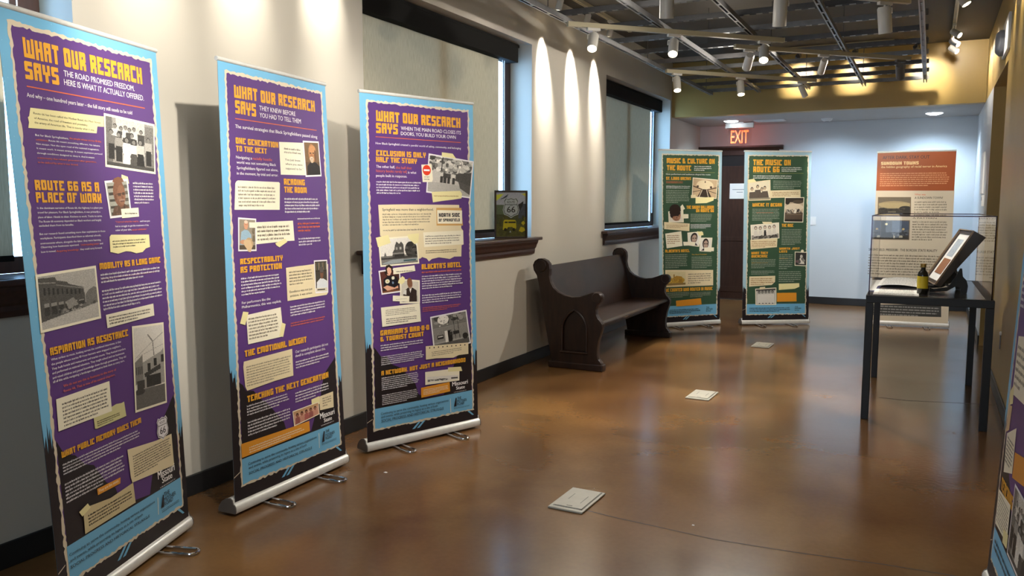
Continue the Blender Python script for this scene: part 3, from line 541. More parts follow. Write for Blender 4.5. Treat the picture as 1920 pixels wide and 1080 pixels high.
    def run(s, items):
        for e in items:
            k = e[0]
            if k == 'H': s.heading(*e[1:])
            elif k == 'T': s.text(*e[1:])
            elif k == 'L': s.lines(*e[1:])
            elif k == 'G': s.up(); s.poly(e[2], e[1])
            elif k == 'I': s.image(e[1], e[2], e[3])
            elif k == 'SH': s.shield(e[1], e[2])
            elif k == 'D': s.ellipse(e[1], e[2], e[2], e[3])
            elif k == 'E': s.up(); s.ellipse(e[1], e[2], e[3], e[4])
            elif k == 'NE': s.up(); s.ellipse(e[1], e[2], e[2], 'RD'); s.up(); s.rect(e[1][0] - e[2] * .36, e[1][1] - e[2] * .09, e[1][0] + e[2] * .36, e[1][1] + e[2] * .09, 'W'); s.text('DO NOT', e[1][0] - 20, e[1][0] + 20, e[1][1] - e[2] * .72, 8, 'K'); s.text('ENTER', e[1][0] - 20, e[1][0] + 20, e[1][1] - e[2] * .95, 8, 'K')
    def torn(s, x0, y0, x1, y1, amp, step=13):
        r = s.rnd; pts = []
        def edge(a, b_):
            d = math.hypot(b_[0] - a[0], b_[1] - a[1]); n = max(2, int(d / step)); nx, ny = -(b_[1] - a[1]) / d, (b_[0] - a[0]) / d
            for i in range(n):
                t = (i + r.uniform(-.25, .25) * (i > 0)) / n; k = r.uniform(-amp, amp); pts.append((a[0] + (b_[0] - a[0]) * t + nx * k, a[1] + (b_[1] - a[1]) * t + ny * k))
        c = [(x0, y0), (x1, y0), (x1, y1), (x0, y1)]
        for i in range(4): edge(c[i], c[(i + 1) % 4])
        return pts
    def common(s, ink, dark_y=(560, 365), inner_dark=True):
        W_, H_, r = s.W, s.H, s.rnd
        s.poly([(0, 0), (W_, 0), (W_, H_), (0, H_)], 'BP' if ink == 'GN' else 'BL'); s.up()
        for _ in range(60): x, y, q = r.choice([r.uniform(2, 36), r.uniform(812, 838), r.uniform(10, 830)]), r.uniform(560, 1990), r.uniform(1, 3.2); s.ellipse((x, y), q, q * r.uniform(1, 2), (172, 202, 214) if ink == 'GN' else (150, 206, 232), 8)
        s.up()
        left = [(0, dark_y[0] + 70)]; x = 0
        while x < 60: left += [(x + 3, dark_y[0] + r.uniform(-30, 60)), (x + 7, dark_y[0] + r.uniform(-60, 30))]; x += 10
        right = []; x = 786
        while x < 838: right += [(x, dark_y[1] + r.uniform(-40, 80)), (x + 4, dark_y[1] + r.uniform(-20, 110))]; x += 9
        s.poly([(0, -26), (W_, -26), (W_, dark_y[1] + 60)] + right[::-1] + left[::-1], 'BK'); s.up()
        s.poly(s.torn(43, 40, 806, 1962, 4.5), 'BG'); s.up(); s.poly(s.torn(56, 168, 793, 1949, 4.5), ink); s.up()
        if inner_dark:
            d = dark_y[0] - 40; P_ = [(58, 168), (58, d + 20), (80, d - 8), (104, d - 30), (150, d - 48), (190, d - 96), (240, d - 120), (300, d - 190), (350, d - 240), (372, d - 300), (420, d - 330), (560, d - 336), (600, d - 250), (640, d - 180), (668, d - 120), (700, d - 60), (742, d - 30), (770, d + 6), (791, d + 24), (791, 168)]
            s.poly([(a + r.uniform(-6, 6) * (58 < a < 791), max(168, b_ + r.uniform(-10, 10) * (b_ > 168))) for a, b_ in P_], 'BK'); s.up()
    def footer(s):
        r = s.rnd; pts = [(54, 172), (54, 52)]; x = 54
        while x < 792: pts.append((x, 50 + r.uniform(-5, 5))); x += 14
        s.up(); s.poly(pts + [(795, 50), (795, 172)], 'BL'); s.up()
        for x0 in (318, 352): s.poly([(x0, 2), (x0 + 20, 2), (x0 + 66, 40), (x0 + 48, 40)], 'BL', False)
        s.poly([(752, 40), (770, 40), (806, 8), (792, 8)], 'BL', False); s.poly([(0, 100), (0, 96), (38, 112), (38, 116)], 'BG', False); s.up()
    def map(s, u, v, l):
        Wm, Hm, lean, tw, off = s.pose; x = (u - s.W / 2) / s.W * Wm; k = v / s.H; a = tw * k
        return (x * math.cos(a), x * math.sin(a) + math.sin(lean) * Hm * k - l * 0.00017 - off, 0.085 + math.cos(lean) * Hm * k)
    def build(s, name, parent, flat=False):
        me = bpy.data.meshes.new('tmp'); me.from_pydata(s.pv, [], s.pf); bm = bmesh.new(); bm.from_mesh(me); ly = bm.faces.layers.int.new('c')
        bm.faces.ensure_lookup_table()
        for i, f in enumerate(bm.faces): f[ly] = i
        if not flat:
            for ax, lim in ((0, s.W), (1, s.H)):
                st = 70 if ax == 0 else 50; k = st
                while k < lim:
                    no = Vector((0, 0, 0)); no[ax] = 1; co = Vector((0, 0, 0)); co[ax] = k
                    bmesh.ops.bisect_plane(bm, geom=bm.verts[:] + bm.edges[:] + bm.faces[:], plane_co=co, plane_no=no, dist=1e-4); k += st
        bmesh.ops.triangulate(bm, faces=[f for f in bm.faces if len(f.verts) > 4])
        bm.verts.index_update(); V = [tuple(v.co) for v in bm.verts]; F = [tuple(v.index for v in f.verts) for f in bm.faces]; C = [s.pc[f[ly]] for f in bm.faces]; bm.free(); bpy.data.meshes.remove(me)
        n = len(V); V += s.tv; F += [tuple(i + n for i in f) for f in s.tf]; C += s.tc
        # the blank back of the sheet
        n = len(V); nb = 10
        for k in range(nb + 1): V += [(0, s.H * k / nb, -9), (s.W, s.H * k / nb, -9)]
        for k in range(nb): F.append((n + 2 * k, n + 2 * k + 2, n + 2 * k + 3, n + 2 * k + 1)); C.append((150, 150, 150))
        m = bpy.data.meshes.new(name); m.from_pydata([s.map(*p) for p in V], [], F); m.materials.append(M['print'])
        c = np.array(C, float) / 255; c = np.where(c <= .04045, c / 12.92, ((c + .055) / 1.055) ** 2.4); cnt = np.array([len(f) for f in F]); cc = np.repeat(np.c_[c, np.ones(len(c))], cnt, axis=0)
        at = m.color_attributes.new('ink', 'FLOAT_COLOR', 'CORNER'); at.data.foreach_set('color', cc.astype(np.float32).ravel())
        o = bpy.data.objects.new(name, m); COL.objects.link(o)
        if parent: o.parent = parent
        return o
# ---- what is printed on each sheet, in millimetres from its lower left corner
LAY={'b1':[
 ('H','WHAT OUR RESEARCH',99,731,1851,66,'O'),
 ('H','SAYS',95,252,1780,60,'O'),
 ('T','THE ROAD PROMISED FREEDOM.',279,675,1816,21,'W'),
 ('T','HERE IS WHAT IT ACTUALLY OFFERED.',276,732,1785,21,'W'),
 ('G','R',[[96,1757],[734,1757],[734,1753],[96,1753]]),
 ('T','And why – one hundred years later – the full story still needs to be told',92,648,1720,14,'W'),
 ('G','Y',[[102,1685],[473,1694],[468,1655],[432,1653],[424,1627],[83,1616],[89,1635],[86,1652],[92,1655]]),
 ('T','Route 66 has been called the Mother Road, the Main Street',113,451,1665,7,'K'),
 ('T','of America, the road of freedom and possibility,',115,379,1649,7,'K'),
 ('T','the artery of American life. That is exactly what it was.',114,414,1634,7,'K'),
 ('I','group','C',[[475,1708],[791,1695],[774,1487],[457,1504]]),
 ('T','But for Black Springfieldians,',111,270,1592,7,'W'),
 ('T','the people whose stories fill this',275,445,1594,7,'R'),
 ('T','exhibition,',111,169,1577,6,'R'),
 ('T','Route 66 meant something different. No leisure.',171,437,1578,6,'W'),
 ('T','Not escape. Not the open road of the national imagination.',111,429,1563,6,'W'),
 ('T','It meant work. It meant strategy. It meant aspiration pursued',111,445,1548,6,'W'),
 ('T','through conditions designed to deny it. And it meant',110,399,1532,6,'W'),
 ('T','a community that refused, generation after generation,',110,409,1516,6,'R'),
 ('T','to be defined by what it was denied.',110,307,1501,6,'R'),
 ('H','ROUTE 66 AS A',85,410,1409,35,'O'),
 ('H','PLACE OF WORK',84,418,1367,35,'O'),
 ('T','In the dominant narrative of Route 66, the highway is a place you',84,419,1345,7,'W'),
 ('T','travel for pleasure. For Black Springfieldians, it was primarily a',84,404,1330,7,'W'),
 ('T','place of labor. Hotels to clean. Kitchens to work. Tracks to serve.',84,413,1314,7,'W'),
 ('T','The Route 66 economy depended on Black workers and largely',84,406,1299,7,'W'),
 ('T','excluded them from its benefits.',84,254,1285,7,'W'),
 ('T','But our research found something more than exploitation in those',83,423,1257,7,'W'),
 ('T','workplaces. Participants described them as informal schools,',83,396,1242,7,'W'),
 ('T','environments where, alongside the labor, they were learning.',82,394,1225,7,'W'),
 ('T','Observing how businesses operated.',82,272,1212,7,'W'),
 ('T','Understanding power',281,381,1211,7,'R'),
 ('T','and',385,403,1211,7,'W'),
 ('T','how it moved.',81,152,1196,7,'W'),
 ('T','Acquiring knowledge',154,268,1195,7,'R'),
 ('T','they could carry forward.',275,397,1195,7,'W'),
 ('G','Y',[[549,1478],[587,1470],[592,1443],[567,1447],[547,1462]]),
 ('I','elder','W',[[443,1450],[584,1462],[592,1315],[458,1307]]),
 ('G','SK',[[488,1448],[502,1462],[526,1468],[550,1464],[560,1450],[548,1448],[500,1445]]),
 ('G','C',[[527,1343],[638,1348],[638,1312],[529,1307]]),
 ('L',549,628,1331,1320,1,'K'),
 ('L',615,747,1453,1362,7,'W'),
 ('T','“I learned what the road is...',486,638,1290,7,'R'),
 ('T','and how you',642,707,1290,7,'W'),
 ('T','had to struggle to get the treatment of the',484,697,1273,7,'W'),
 ('T','color of your skin,',483,582,1258,7,'W'),
 ('T','was just unbelievable.”',583,684,1257,7,'R'),
 ('G','Y',[[454,1245],[695,1237],[695,1186],[666,1181],[643,1168],[601,1165],[566,1174],[536,1177],[487,1170],[440,1179],[444,1237]]),
 ('L',459,671,1225,1192,3,'K'),
 ('H','MOBILITY AS A LONG GAME',371,760,1117,24,'O'),
 ('L',372,758,1104,1063,3,'W'),
 ('L',375,723,1081,1079,1,'R'),
 ('L',371,761,1043,960,6,'W'),
 ('I','street','C',[[42,1125],[350,1134],[353,935],[38,927]]),
 ('G','C',[[381,944],[687,951],[688,901],[383,893]]),
 ('L',397,664,937,902,3,'K'),
 ('I','pole','C',[[532,878],[749,864],[730,521],[507,533]]),
 ('H','ASPIRATION AS RESISTANCE',71,504,844,27,'O'),
 ('T','What strikes us most, looking across the combined interviews, is that',72,456,826,8,'W'),
 ('T','the people whose stories fill these banners were trapped in neighbors.',71,453,810,8,'W'),
 ('T','They built hotels and restaurants and tourist courts. They hosted travelers',70,479,794,8,'W'),
 ('T','and performed on national television. They taught school and ran businesses',71,470,779,8,'W'),
 ('T','and raised children and passed knowledge down through generations. They did',70,478,763,8,'W'),
 ('T','all of this while navigating a landscape organized to limit them at every turn.',70,467,749,8,'W'),
 ('T','We do not see this as footnote to the story of',118,411,724,9,'R'),
 ('T','Route 66. That is one of its central chapters.',117,404,706,9,'R'),
 ('G','GY',[[257,601],[365,593],[393,597],[426,593],[442,595],[448,536],[270,534],[259,537]]),
 ('G','C',[[75,691],[365,693],[364,577],[71,579]]),
 ('L',101,347,674,585,7,'K'),
 ('L',274,410,563,540,3,'K'),
 ('H','WHAT PUBLIC MEMORY OWES THEM',73,539,484,22,'O'),
 ('L',73,530,465,421,4,'W'),
 ('L',73,412,396,319,6,'W'),
 ('G','Y2',[[436,404],[630,384],[745,381],[748,242],[449,267],[442,288]]),
 ('L',466,735,372,281,9,'K'),
 ('SH',[683,424],75),
 ('G','O2',[[237,316],[377,313],[373,290],[238,292]]),
 ('T','They are the story.',243,365,300,10,'C'),
 ('G','Y3',[[151,274],[307,256],[452,266],[457,183],[149,180]]),
 ('G','Y',[[129,269],[178,283],[192,263],[143,247]]),
 ('L',173,439,244,197,4,'K'),
 ('T','Missouri',621,747,221,33,'WS'),
 ('T','State',648,725,195,25,'WS'),
 ('T','UNIVERSITY',631,747,179,5,'W'),
 ('T','Continuing to serve the community, hosting various organizations',57,584,136,10,'K'),
 ('T','and events, while preserving its legacy as a site of both',58,496,115,10,'K'),
 ('T','SOCIAL PROGRESS AND HISTORICAL STRUGGLE',58,542,91,11,'K'),
 ('G','C',[[606,148],[610,149],[604,77],[601,77]]),
 ('T','THE',655,697,135,18,'K'),
 ('T','MOTHER',652,742,113,18,'K'),
 ('T','ROAD',650,718,96,16,'K'),
 ('G','K',[[627,96],[645,146],[652,145],[647,94]]),
 ('L',629,766,87,74,2,'K'),
],
'b2':[
 ('H','WHAT OUR RESEARCH',101,731,1848,57,'O'),
 ('H','SAYS',104,250,1776,60,'O'),
 ('T','THEY KNEW BEFORE',275,558,1809,22,'W'),
 ('T','YOU HAD TO TELL THEM',275,601,1776,22,'W'),
 ('G','R',[[101,1755],[736,1755],[736,1751],[101,1751]]),
 ('T','The survival strategies that Black Springfieldians passed along',99,738,1711,16,'W'),
 ('H','ONE GENERATION',98,406,1640,28,'O'),
 ('H','TO THE NEXT',99,316,1606,26,'O'),
 ('T','Navigating a',96,205,1573,13,'W'),
 ('T','racially hostile',211,353,1573,13,'R'),
 ('T','world was not something Black',98,381,1550,13,'W'),
 ('T','Springfieldians figured out alone,',98,395,1525,13,'W'),
 ('T','in the moment, by trial and error.',97,394,1500,13,'W'),
 ('G','C',[[413,1670],[639,1680],[638,1514],[415,1510]]),
 ('L',450,583,1649,1615,2,'GR'),
 ('T','You just knew',454,580,1581,11,'K'),
 ('T','where you were',456,595,1560,11,'K'),
 ('T','supposed to be.”',456,600,1538,11,'K'),
 ('I','oldman','W',[[608,1690],[749,1696],[758,1513],[617,1505]]),
 ('H','READING',436,607,1461,30,'O'),
 ('H','THE ROOM',436,620,1422,30,'O'),
 ('L',434,725,1400,1319,5,'W'),
 ('G','C',[[90,1468],[101,1473],[397,1473],[404,1467],[393,1337],[71,1339],[83,1459]]),
 ('L',100,374,1452,1351,6,'GR'),
 ('G','C',[[166,1279],[493,1282],[498,1181],[435,1181],[211,1175],[208,1252],[164,1255]]),
 ('I','blueman','W',[[92,1304],[216,1296],[209,1143],[84,1148]]),
 ('G','C',[[166,1280],[278,1276],[274,1249],[166,1255]]),
 ('L',220,466,1266,1188,4,'GR'),
 ('G','Y',[[347,1174],[424,1194],[440,1177],[378,1153],[355,1163]]),
 ('G','TN',[[136,1201],[169,1196],[180,1166],[168,1140],[152,1143],[124,1176],[123,1194]]),
 ('L',529,731,1297,1285,1,'W'),
 ('L',529,723,1275,1222,3,'R'),
 ('L',530,722,1197,1151,3,'W'),
 ('H','RESPECTABILITY',93,398,1086,27,'O'),
 ('H','AS PROTECTION',93,388,1047,29,'O'),
 ('L',94,378,1028,938,6,'W'),
 ('G','Y2',[[419,1048],[519,1050],[558,1050],[651,1052],[772,1044],[759,892],[743,880],[419,881]]),
 ('I','scholar','W',[[648,1071],[765,1068],[759,892],[648,897]]),
 ('L',441,629,1032,955,5,'GR'),
 ('T','Excellence was not just',439,623,919,12,'K'),
 ('T','ambition, it was armor.',440,623,898,12,'K'),
 ('T','For performers like the',93,291,901,12,'W'),
 ('T','Philharmonics, this was explicit.',92,370,881,12,'W'),
 ('L',437,729,856,799,4,'W'),
 ('L',435,721,772,747,2,'R'),
 ('G','C',[[118,847],[365,856],[371,778],[369,709],[123,708]]),
 ('G','Y',[[98,866],[135,859],[109,801],[75,813]]),
 ('G','Y',[[367,779],[396,768],[373,706],[344,713]]),
 ('L',131,341,835,725,7,'GR'),
 ('H','THE EMOTIONAL WEIGHT',97,553,652,31,'O'),
 ('G','Y2',[[89,631],[436,636],[436,499],[297,499],[104,490],[92,511],[84,607]]),
 ('L',104,423,609,507,8,'GR'),
 ('T','Our research participants did not',460,732,609,14,'W'),
 ('T','dwell in complaint about this.',458,706,588,14,'W'),
 ('L',459,737,571,528,3,'W'),
 ('H','TEACHING THE NEXT GENERATION',102,720,434,31,'O'),
 ('L',97,397,423,368,4,'W'),
 ('L',98,405,345,270,5,'W'),
 ('L',444,722,413,354,4,'W'),
 ('G','Y2',[[631,347],[753,351],[751,264],[635,273]]),
 ('G','Y',[[568,346],[632,350],[633,309],[569,305]]),
 ('L',658,733,338,285,4,'GR'),
 ('I','pinkgroup','C',[[416,318],[625,322],[628,254],[423,238]]),
 ('T','Missouri',631,754,227,30,'WS'),
 ('T','State',661,729,201,21,'WS'),
 ('T','UNIVERSITY',637,747,186,5,'W'),
 ('G','O2',[[49,247],[414,239],[542,239],[543,184],[51,180]]),
 ('L',101,505,222,188,3,'C'),
 ('T','Continuing to serve the community, hosting various organizations',90,594,134,12,'K'),
 ('T','and events, while preserving its legacy as a site of both',92,511,114,12,'K'),
 ('T','SOCIAL PROGRESS AND HISTORICAL STRUGGLE',92,553,87,13,'K'),
 ('G','C',[[612,155],[616,155],[614,74],[611,74]]),
 ('T','THE',670,703,142,15,'K'),
 ('T','MOTHER',668,748,121,15,'K'),
 ('T','ROAD',667,723,105,15,'K'),
 ('G','K',[[637,100],[654,155],[662,154],[657,98]]),
 ('L',634,765,94,83,2,'K'),
],
'b3':[
 ('H','WHAT OUR RESEARCH',108,734,1846,61,'O'),
 ('H','SAYS',106,258,1779,59,'O'),
 ('T','WHEN THE MAIN ROAD CLOSES ITS',280,736,1807,21,'W'),
 ('T','DOORS, YOU BUILD YOUR OWN',279,695,1777,20,'W'),
 ('G','R',[[102,1759],[735,1759],[735,1755],[102,1755]]),
 ('T','How Black Springfield created a parallel world of safety, community, and belonging',101,734,1715,12,'W'),
 ('H','EXCLUSION IS ONLY',103,459,1650,32,'O'),
 ('H','HALF THE STORY',101,391,1613,30,'O'),
 ('T','The other half,',101,231,1581,15,'W'),
 ('T','the half that',238,352,1579,15,'R'),
 ('T','history books rarely tell',100,314,1556,15,'R'),
 ('T',', is what',314,386,1553,15,'W'),
 ('T','people built in response.',99,317,1529,15,'W'),
 ('L',99,420,1509,1429,5,'W'),
 ('I','fourmen','W',[[481,1679],[838,1644],[806,1409],[456,1443]]),
 ('G','Y',[[582,1690],[667,1685],[695,1655],[581,1663]]),
 ('G','Y',[[497,1447],[722,1456],[737,1438],[732,1409],[660,1400],[586,1393],[506,1383]]),
 ('L',514,714,1429,1417,1,'BR'),
 ('G','C',[[423,1609],[501,1614],[509,1524],[502,1507],[431,1505]]),
 ('NE',[463,1577],62),
 ('G','Y2',[[108,1368],[291,1371],[711,1368],[713,1343],[731,1335],[725,1222],[741,1205],[742,1118],[726,1114],[722,1043],[665,1044],[629,1031],[583,1039],[543,1045],[489,1037],[466,1023],[450,1041],[416,1052],[397,1041],[258,1147],[117,1188]]),
 ('T','Springfield was more than a neighborhood.',136,508,1333,15,'K'),
 ('L',136,490,1321,1244,5,'GR'),
 ('L',138,444,1228,1212,1,'GR'),
 ('G','O3',[[530,1350],[729,1349],[740,1238],[530,1241]]),
 ('G','C',[[536,1336],[734,1333],[733,1250],[537,1253]]),
 ('H','NORTH SIDE',549,715,1293,24,'K'),
 ('H','OF SPRINGFIELD',548,714,1265,18,'K'),
 ('G','C',[[427,1202],[739,1207],[742,1120],[432,1112]]),
 ('L',441,720,1185,1126,4,'GR'),
 ('L',442,689,1095,1071,2,'GR'),
 ('I','house','C',[[101,1174],[378,1186],[393,1014],[114,1007]]),
 ('G','Y',[[86,1178],[173,1193],[189,1145],[100,1123]]),
 ('G','Y',[[308,1191],[395,1197],[389,1143],[361,1132],[317,1168]]),
 ('I','flowerlady','W',[[99,985],[250,996],[256,850],[117,844]]),
 ('G','C',[[203,996],[356,1005],[362,971],[241,960],[202,959]]),
 ('G','HR',[[147,993],[152,1013],[174,1018],[196,1006],[200,980],[187,962],[153,964]]),
 ('G','SK2',[[157,994],[169,1004],[186,995],[190,974],[178,958],[161,968]]),
 ('L',222,345,981,968,1,'GR'),
 ('I','vestman','C',[[251,929],[393,912],[391,773],[243,781]]),
 ('G','SK',[[299,918],[311,930],[323,931],[335,916],[336,895],[327,875],[309,876],[300,893]]),
 ('G','Y',[[241,926],[266,945],[283,932],[280,907],[260,896],[233,906]]),
 ('G','C',[[195,834],[314,821],[311,787],[193,801]]),
 ('L',216,293,811,806,1,'GR'),
 ('G','C',[[109,769],[389,773],[395,660],[116,654]]),
 ('L',141,362,755,715,4,'GR'),
 ('L',144,369,703,667,3,'K'),
 ('H',"ALBERTA'S HOTEL",408,717,977,32,'O'),
 ('L',408,725,967,951,1,'R'),
 ('L',408,725,942,854,6,'W'),
 ('L',408,714,825,767,4,'W'),
 ('L',409,709,747,716,3,'R'),
 ('I','cafe','W',[[465,681],[754,701],[787,481],[489,460]]),
 ('H',"GRAHAM'S BAR-B-Q",101,456,603,31,'O'),
 ('H','& TOURIST COURT',101,414,568,28,'O'),
 ('L',101,415,552,509,3,'W'),
 ('L',103,412,483,425,5,'W'),
 ('G','Y2',[[427,503],[765,488],[764,414],[685,416],[641,405],[504,418],[427,419]]),
 ('L',472,712,466,433,3,'GR'),
 ('D',[457,489],9,'K'),
 ('D',[491,487],9,'K'),
 ('D',[525,486],9,'K'),
 ('D',[559,484],9,'K'),
 ('D',[594,483],9,'K'),
 ('D',[629,481],9,'K'),
 ('D',[664,479],9,'K'),
 ('D',[700,478],9,'K'),
 ('D',[736,476],9,'K'),
 ('H','A NETWORK, NOT JUST A NEIGHBORHOOD',102,739,366,27,'O'),
 ('L',103,370,356,275,7,'W'),
 ('L',104,367,252,186,6,'W'),
 ('G','C',[[419,343],[688,333],[686,252],[418,262]]),
 ('G','Y',[[596,348],[701,339],[711,310],[597,321]]),
 ('I','skyline','C',[[430,313],[681,291],[680,260],[434,275]]),
 ('G','O2',[[385,250],[607,254],[610,193],[386,187]]),
 ('L',404,598,238,201,4,'C'),
 ('T','Missouri',628,754,223,27,'WS'),
 ('T','State',658,729,196,21,'WS'),
 ('T','UNIVERSITY',640,742,179,5,'W'),
 ('T','Continuing to serve the community, hosting various organizations',92,595,131,14,'K'),
 ('T','and events, while preserving its legacy as a site of both',93,509,111,14,'K'),
 ('T','SOCIAL PROGRESS AND HISTORICAL STRUGGLE',95,556,86,16,'K'),
 ('G','C',[[609,146],[612,147],[614,57],[610,57]]),
 ('T','THE',666,698,131,17,'K'),
 ('T','MOTHER',665,743,111,17,'K'),
 ('T','ROAD',665,721,93,17,'K'),
 ('G','K',[[638,90],[653,144],[660,144],[659,90]]),
 ('L',638,767,82,72,2,'K'),
],
'g1':[
 ('H','MUSIC & CULTURE ON',106,741,1852,60,'O'),
 ('H','THE ROUTE',108,427,1769,61,'O'),
 ('L',468,704,1833,1766,3,'W'),
 ('G','GN2',[[103,1752],[745,1752],[745,1748],[103,1748]]),
 ('T','How performers and audiences shaped the route',97,686,1718,16,'W'),
 ('H','ST. LOUIS BREAKS',97,427,1658,35,'O'),
 ('L',97,329,1646,1618,2,'R'),
 ('L',97,413,1595,1556,2,'W'),
 ('L',94,407,1545,1387,8,'GW'),
 ('I','bridge','C',[[449,1690],[789,1667],[772,1439],[436,1457]]),
 ('G','Y2',[[425,1482],[487,1487],[493,1448],[425,1447]]),
 ('G','Y',[[487,1453],[738,1459],[732,1419],[635,1388],[487,1383]]),
 ('I','curlyman','C',[[123,1289],[324,1289],[330,1160],[128,1161]]),
 ('E',[212,1307],150,135,'HR'),
 ('G','C',[[285,1348],[313,1373],[346,1319],[324,1309],[321,1229],[296,1230]]),
 ('G','C',[[302,1257],[392,1257],[392,1207],[305,1205]]),
 ('G','Y2',[[67,1166],[409,1145],[404,1055],[66,1083]]),
 ('L',95,387,1136,1092,3,'BR'),
 ('H','THE SAVOY BALLROOM',366,737,1319,38,'O'),
 ('H','ON ROUTE 66',494,738,1279,36,'O'),
 ('L',420,712,1264,1165,6,'GW'),
 ('L',421,707,1141,1085,4,'W'),
 ('G','C',[[81,1029],[296,1056],[313,882],[99,856]]),
 ('L',105,279,1018,905,5,'BR'),
 ('I','facewoman','C',[[378,1038],[580,1052],[537,868],[388,886]]),
 ('I','facewoman','C',[[549,976],[722,974],[707,804],[543,815]]),
 ('G','Y',[[509,1053],[589,1044],[598,1006],[536,999]]),
 ('G','C',[[321,930],[484,927],[484,888],[327,884]]),
 ('G','C',[[608,860],[745,857],[743,811],[609,818]]),
 ('H',"ALBERTA'S HOTEL",79,409,807,33,'O'),
 ('L',79,379,790,618,8,'GW'),
 ('T','The Rock Fountain',437,645,771,12,'O'),
 ('L',437,726,756,609,7,'GW'),
 ('G','Y2',[[78,603],[737,586],[740,400],[82,398]]),
 ('I','rocks','Y2',[[89,591],[362,581],[363,412],[91,406]]),
 ('L',389,710,557,427,5,'GR'),
 ('H','WE COUNTED WHO ROUTED IN MUSIC',77,732,343,39,'O'),
 ('L',77,408,334,269,4,'GW'),
 ('L',416,714,327,264,4,'GW'),
 ('G','O2',[[222,233],[569,250],[579,172],[227,164]]),
 ('L',133,562,134,77,3,'K'),
 ('T','THE',643,689,126,19,'K'),
 ('T','MOTHER',644,739,104,19,'K'),
 ('T','ROAD',644,713,82,19,'K'),
],
'g2':[
 ('H','THE MUSIC ON',108,579,1840,68,'O'),
 ('H','ROUTE 66',109,440,1757,68,'O'),
 ('L',465,717,1824,1762,3,'W'),
 ('G','GN2',[[109,1748],[742,1748],[742,1744],[109,1744]]),
 ('L',110,610,1725,1678,2,'W'),
 ('L',363,728,1663,1559,5,'GW'),
 ('G','Y2',[[328,1539],[709,1551],[711,1460],[333,1449]]),
 ('L',355,693,1527,1469,3,'BR'),
 ('I','quartet','Y2',[[46,1633],[326,1668],[335,1424],[57,1416]]),
 ('G','Y',[[48,1668],[121,1677],[151,1644],[48,1628]]),
 ('H','WHERE IT BEGAN',107,476,1347,42,'O'),
 ('L',106,453,1326,1177,8,'GW'),
 ('L',159,375,1283,1268,1,'R'),
 ('I','bandstage','C',[[512,1459],[757,1460],[749,1156],[504,1159]]),
 ('I','singers','C',[[86,1127],[444,1157],[451,965],[96,940]]),
 ('G','Y2',[[229,1165],[350,1165],[362,1137],[245,1142]]),
 ('H','THE RISE',479,625,1102,38,'O'),
 ('L',479,734,1081,883,10,'GW'),
 ('G','Y2',[[86,948],[427,966],[423,859],[93,834]]),
 ('L',103,410,940,855,4,'BR'),
 ('H','WHAT THEY',102,310,775,30,'O'),
 ('H','OVERCAME',103,307,735,30,'O'),
 ('L',101,414,720,604,6,'GW'),
 ('L',107,314,678,666,1,'O'),
 ('L',103,400,581,528,3,'GW'),
 ('H','WORTH JUST',452,711,828,26,'O'),
 ('H','LISTS',452,553,792,26,'O'),
 ('L',452,627,778,590,8,'GW'),
 ('L',453,566,730,714,1,'O'),
 ('L',451,744,573,434,6,'GW'),
 ('I','drummer','C',[[649,804],[807,798],[805,625],[650,634]]),
 ('E',[745,809],36,38,'C'),
 ('G','Y2',[[80,507],[407,513],[406,440],[364,402],[78,384]]),
 ('L',99,385,492,400,4,'BR'),
 ('G','Y',[[453,416],[713,421],[716,377],[658,353],[455,340]]),
 ('I','men','C',[[157,358],[423,370],[426,159],[164,160]]),
 ('G','Y2',[[213,375],[280,382],[284,353],[213,347]]),
 ('G','O2',[[431,305],[679,305],[683,199],[433,197]]),
 ('L',88,600,134,77,3,'K'),
 ('T','THE',662,702,126,15,'K'),
 ('T','MOTHER',663,744,106,15,'K'),
 ('T','ROAD',663,720,85,15,'K'),
],
'or':[
 ('G','OR',[[2,1992],[842,2007],[835,1539],[2,1543]]),
 ('T','AFTER DARK, STAY OUT',59,564,1919,38,'K'),
 ('H','SUNDOWN TOWNS',44,451,1851,38,'OC'),
 ('T','the hidden geography of racial terror in America',46,751,1814,26,'OC'),
 ('L',39,791,1760,1591,7,'OL'),
 ('I','dusk','DK',[[26,1466],[386,1465],[393,1253],[30,1251]]),
 ('T','What was',423,540,1485,22,'R'),
 ('T','A SUNDOWN TOWN?',425,724,1444,25,'K'),
 ('L',426,778,1422,1272,5,'GR'),
 ('I','nightstreet','DK',[[2,1189],[385,1189],[388,954],[2,954]]),
 ('T','A PATTERN',413,668,1208,16,'K'),
 ('L',414,781,1187,947,8,'GR'),
 ('T','SPRINGFIELD, MISSOURI : THE BORDER STATE REALITY',-52,692,818,29,'K'),
 ('L',-50,763,783,526,8,'GR'),
 ('G','DG',[[8,164],[759,198],[765,50],[13,38]]),
 ('L',31,748,169,39,4,'GW2'),
],
}
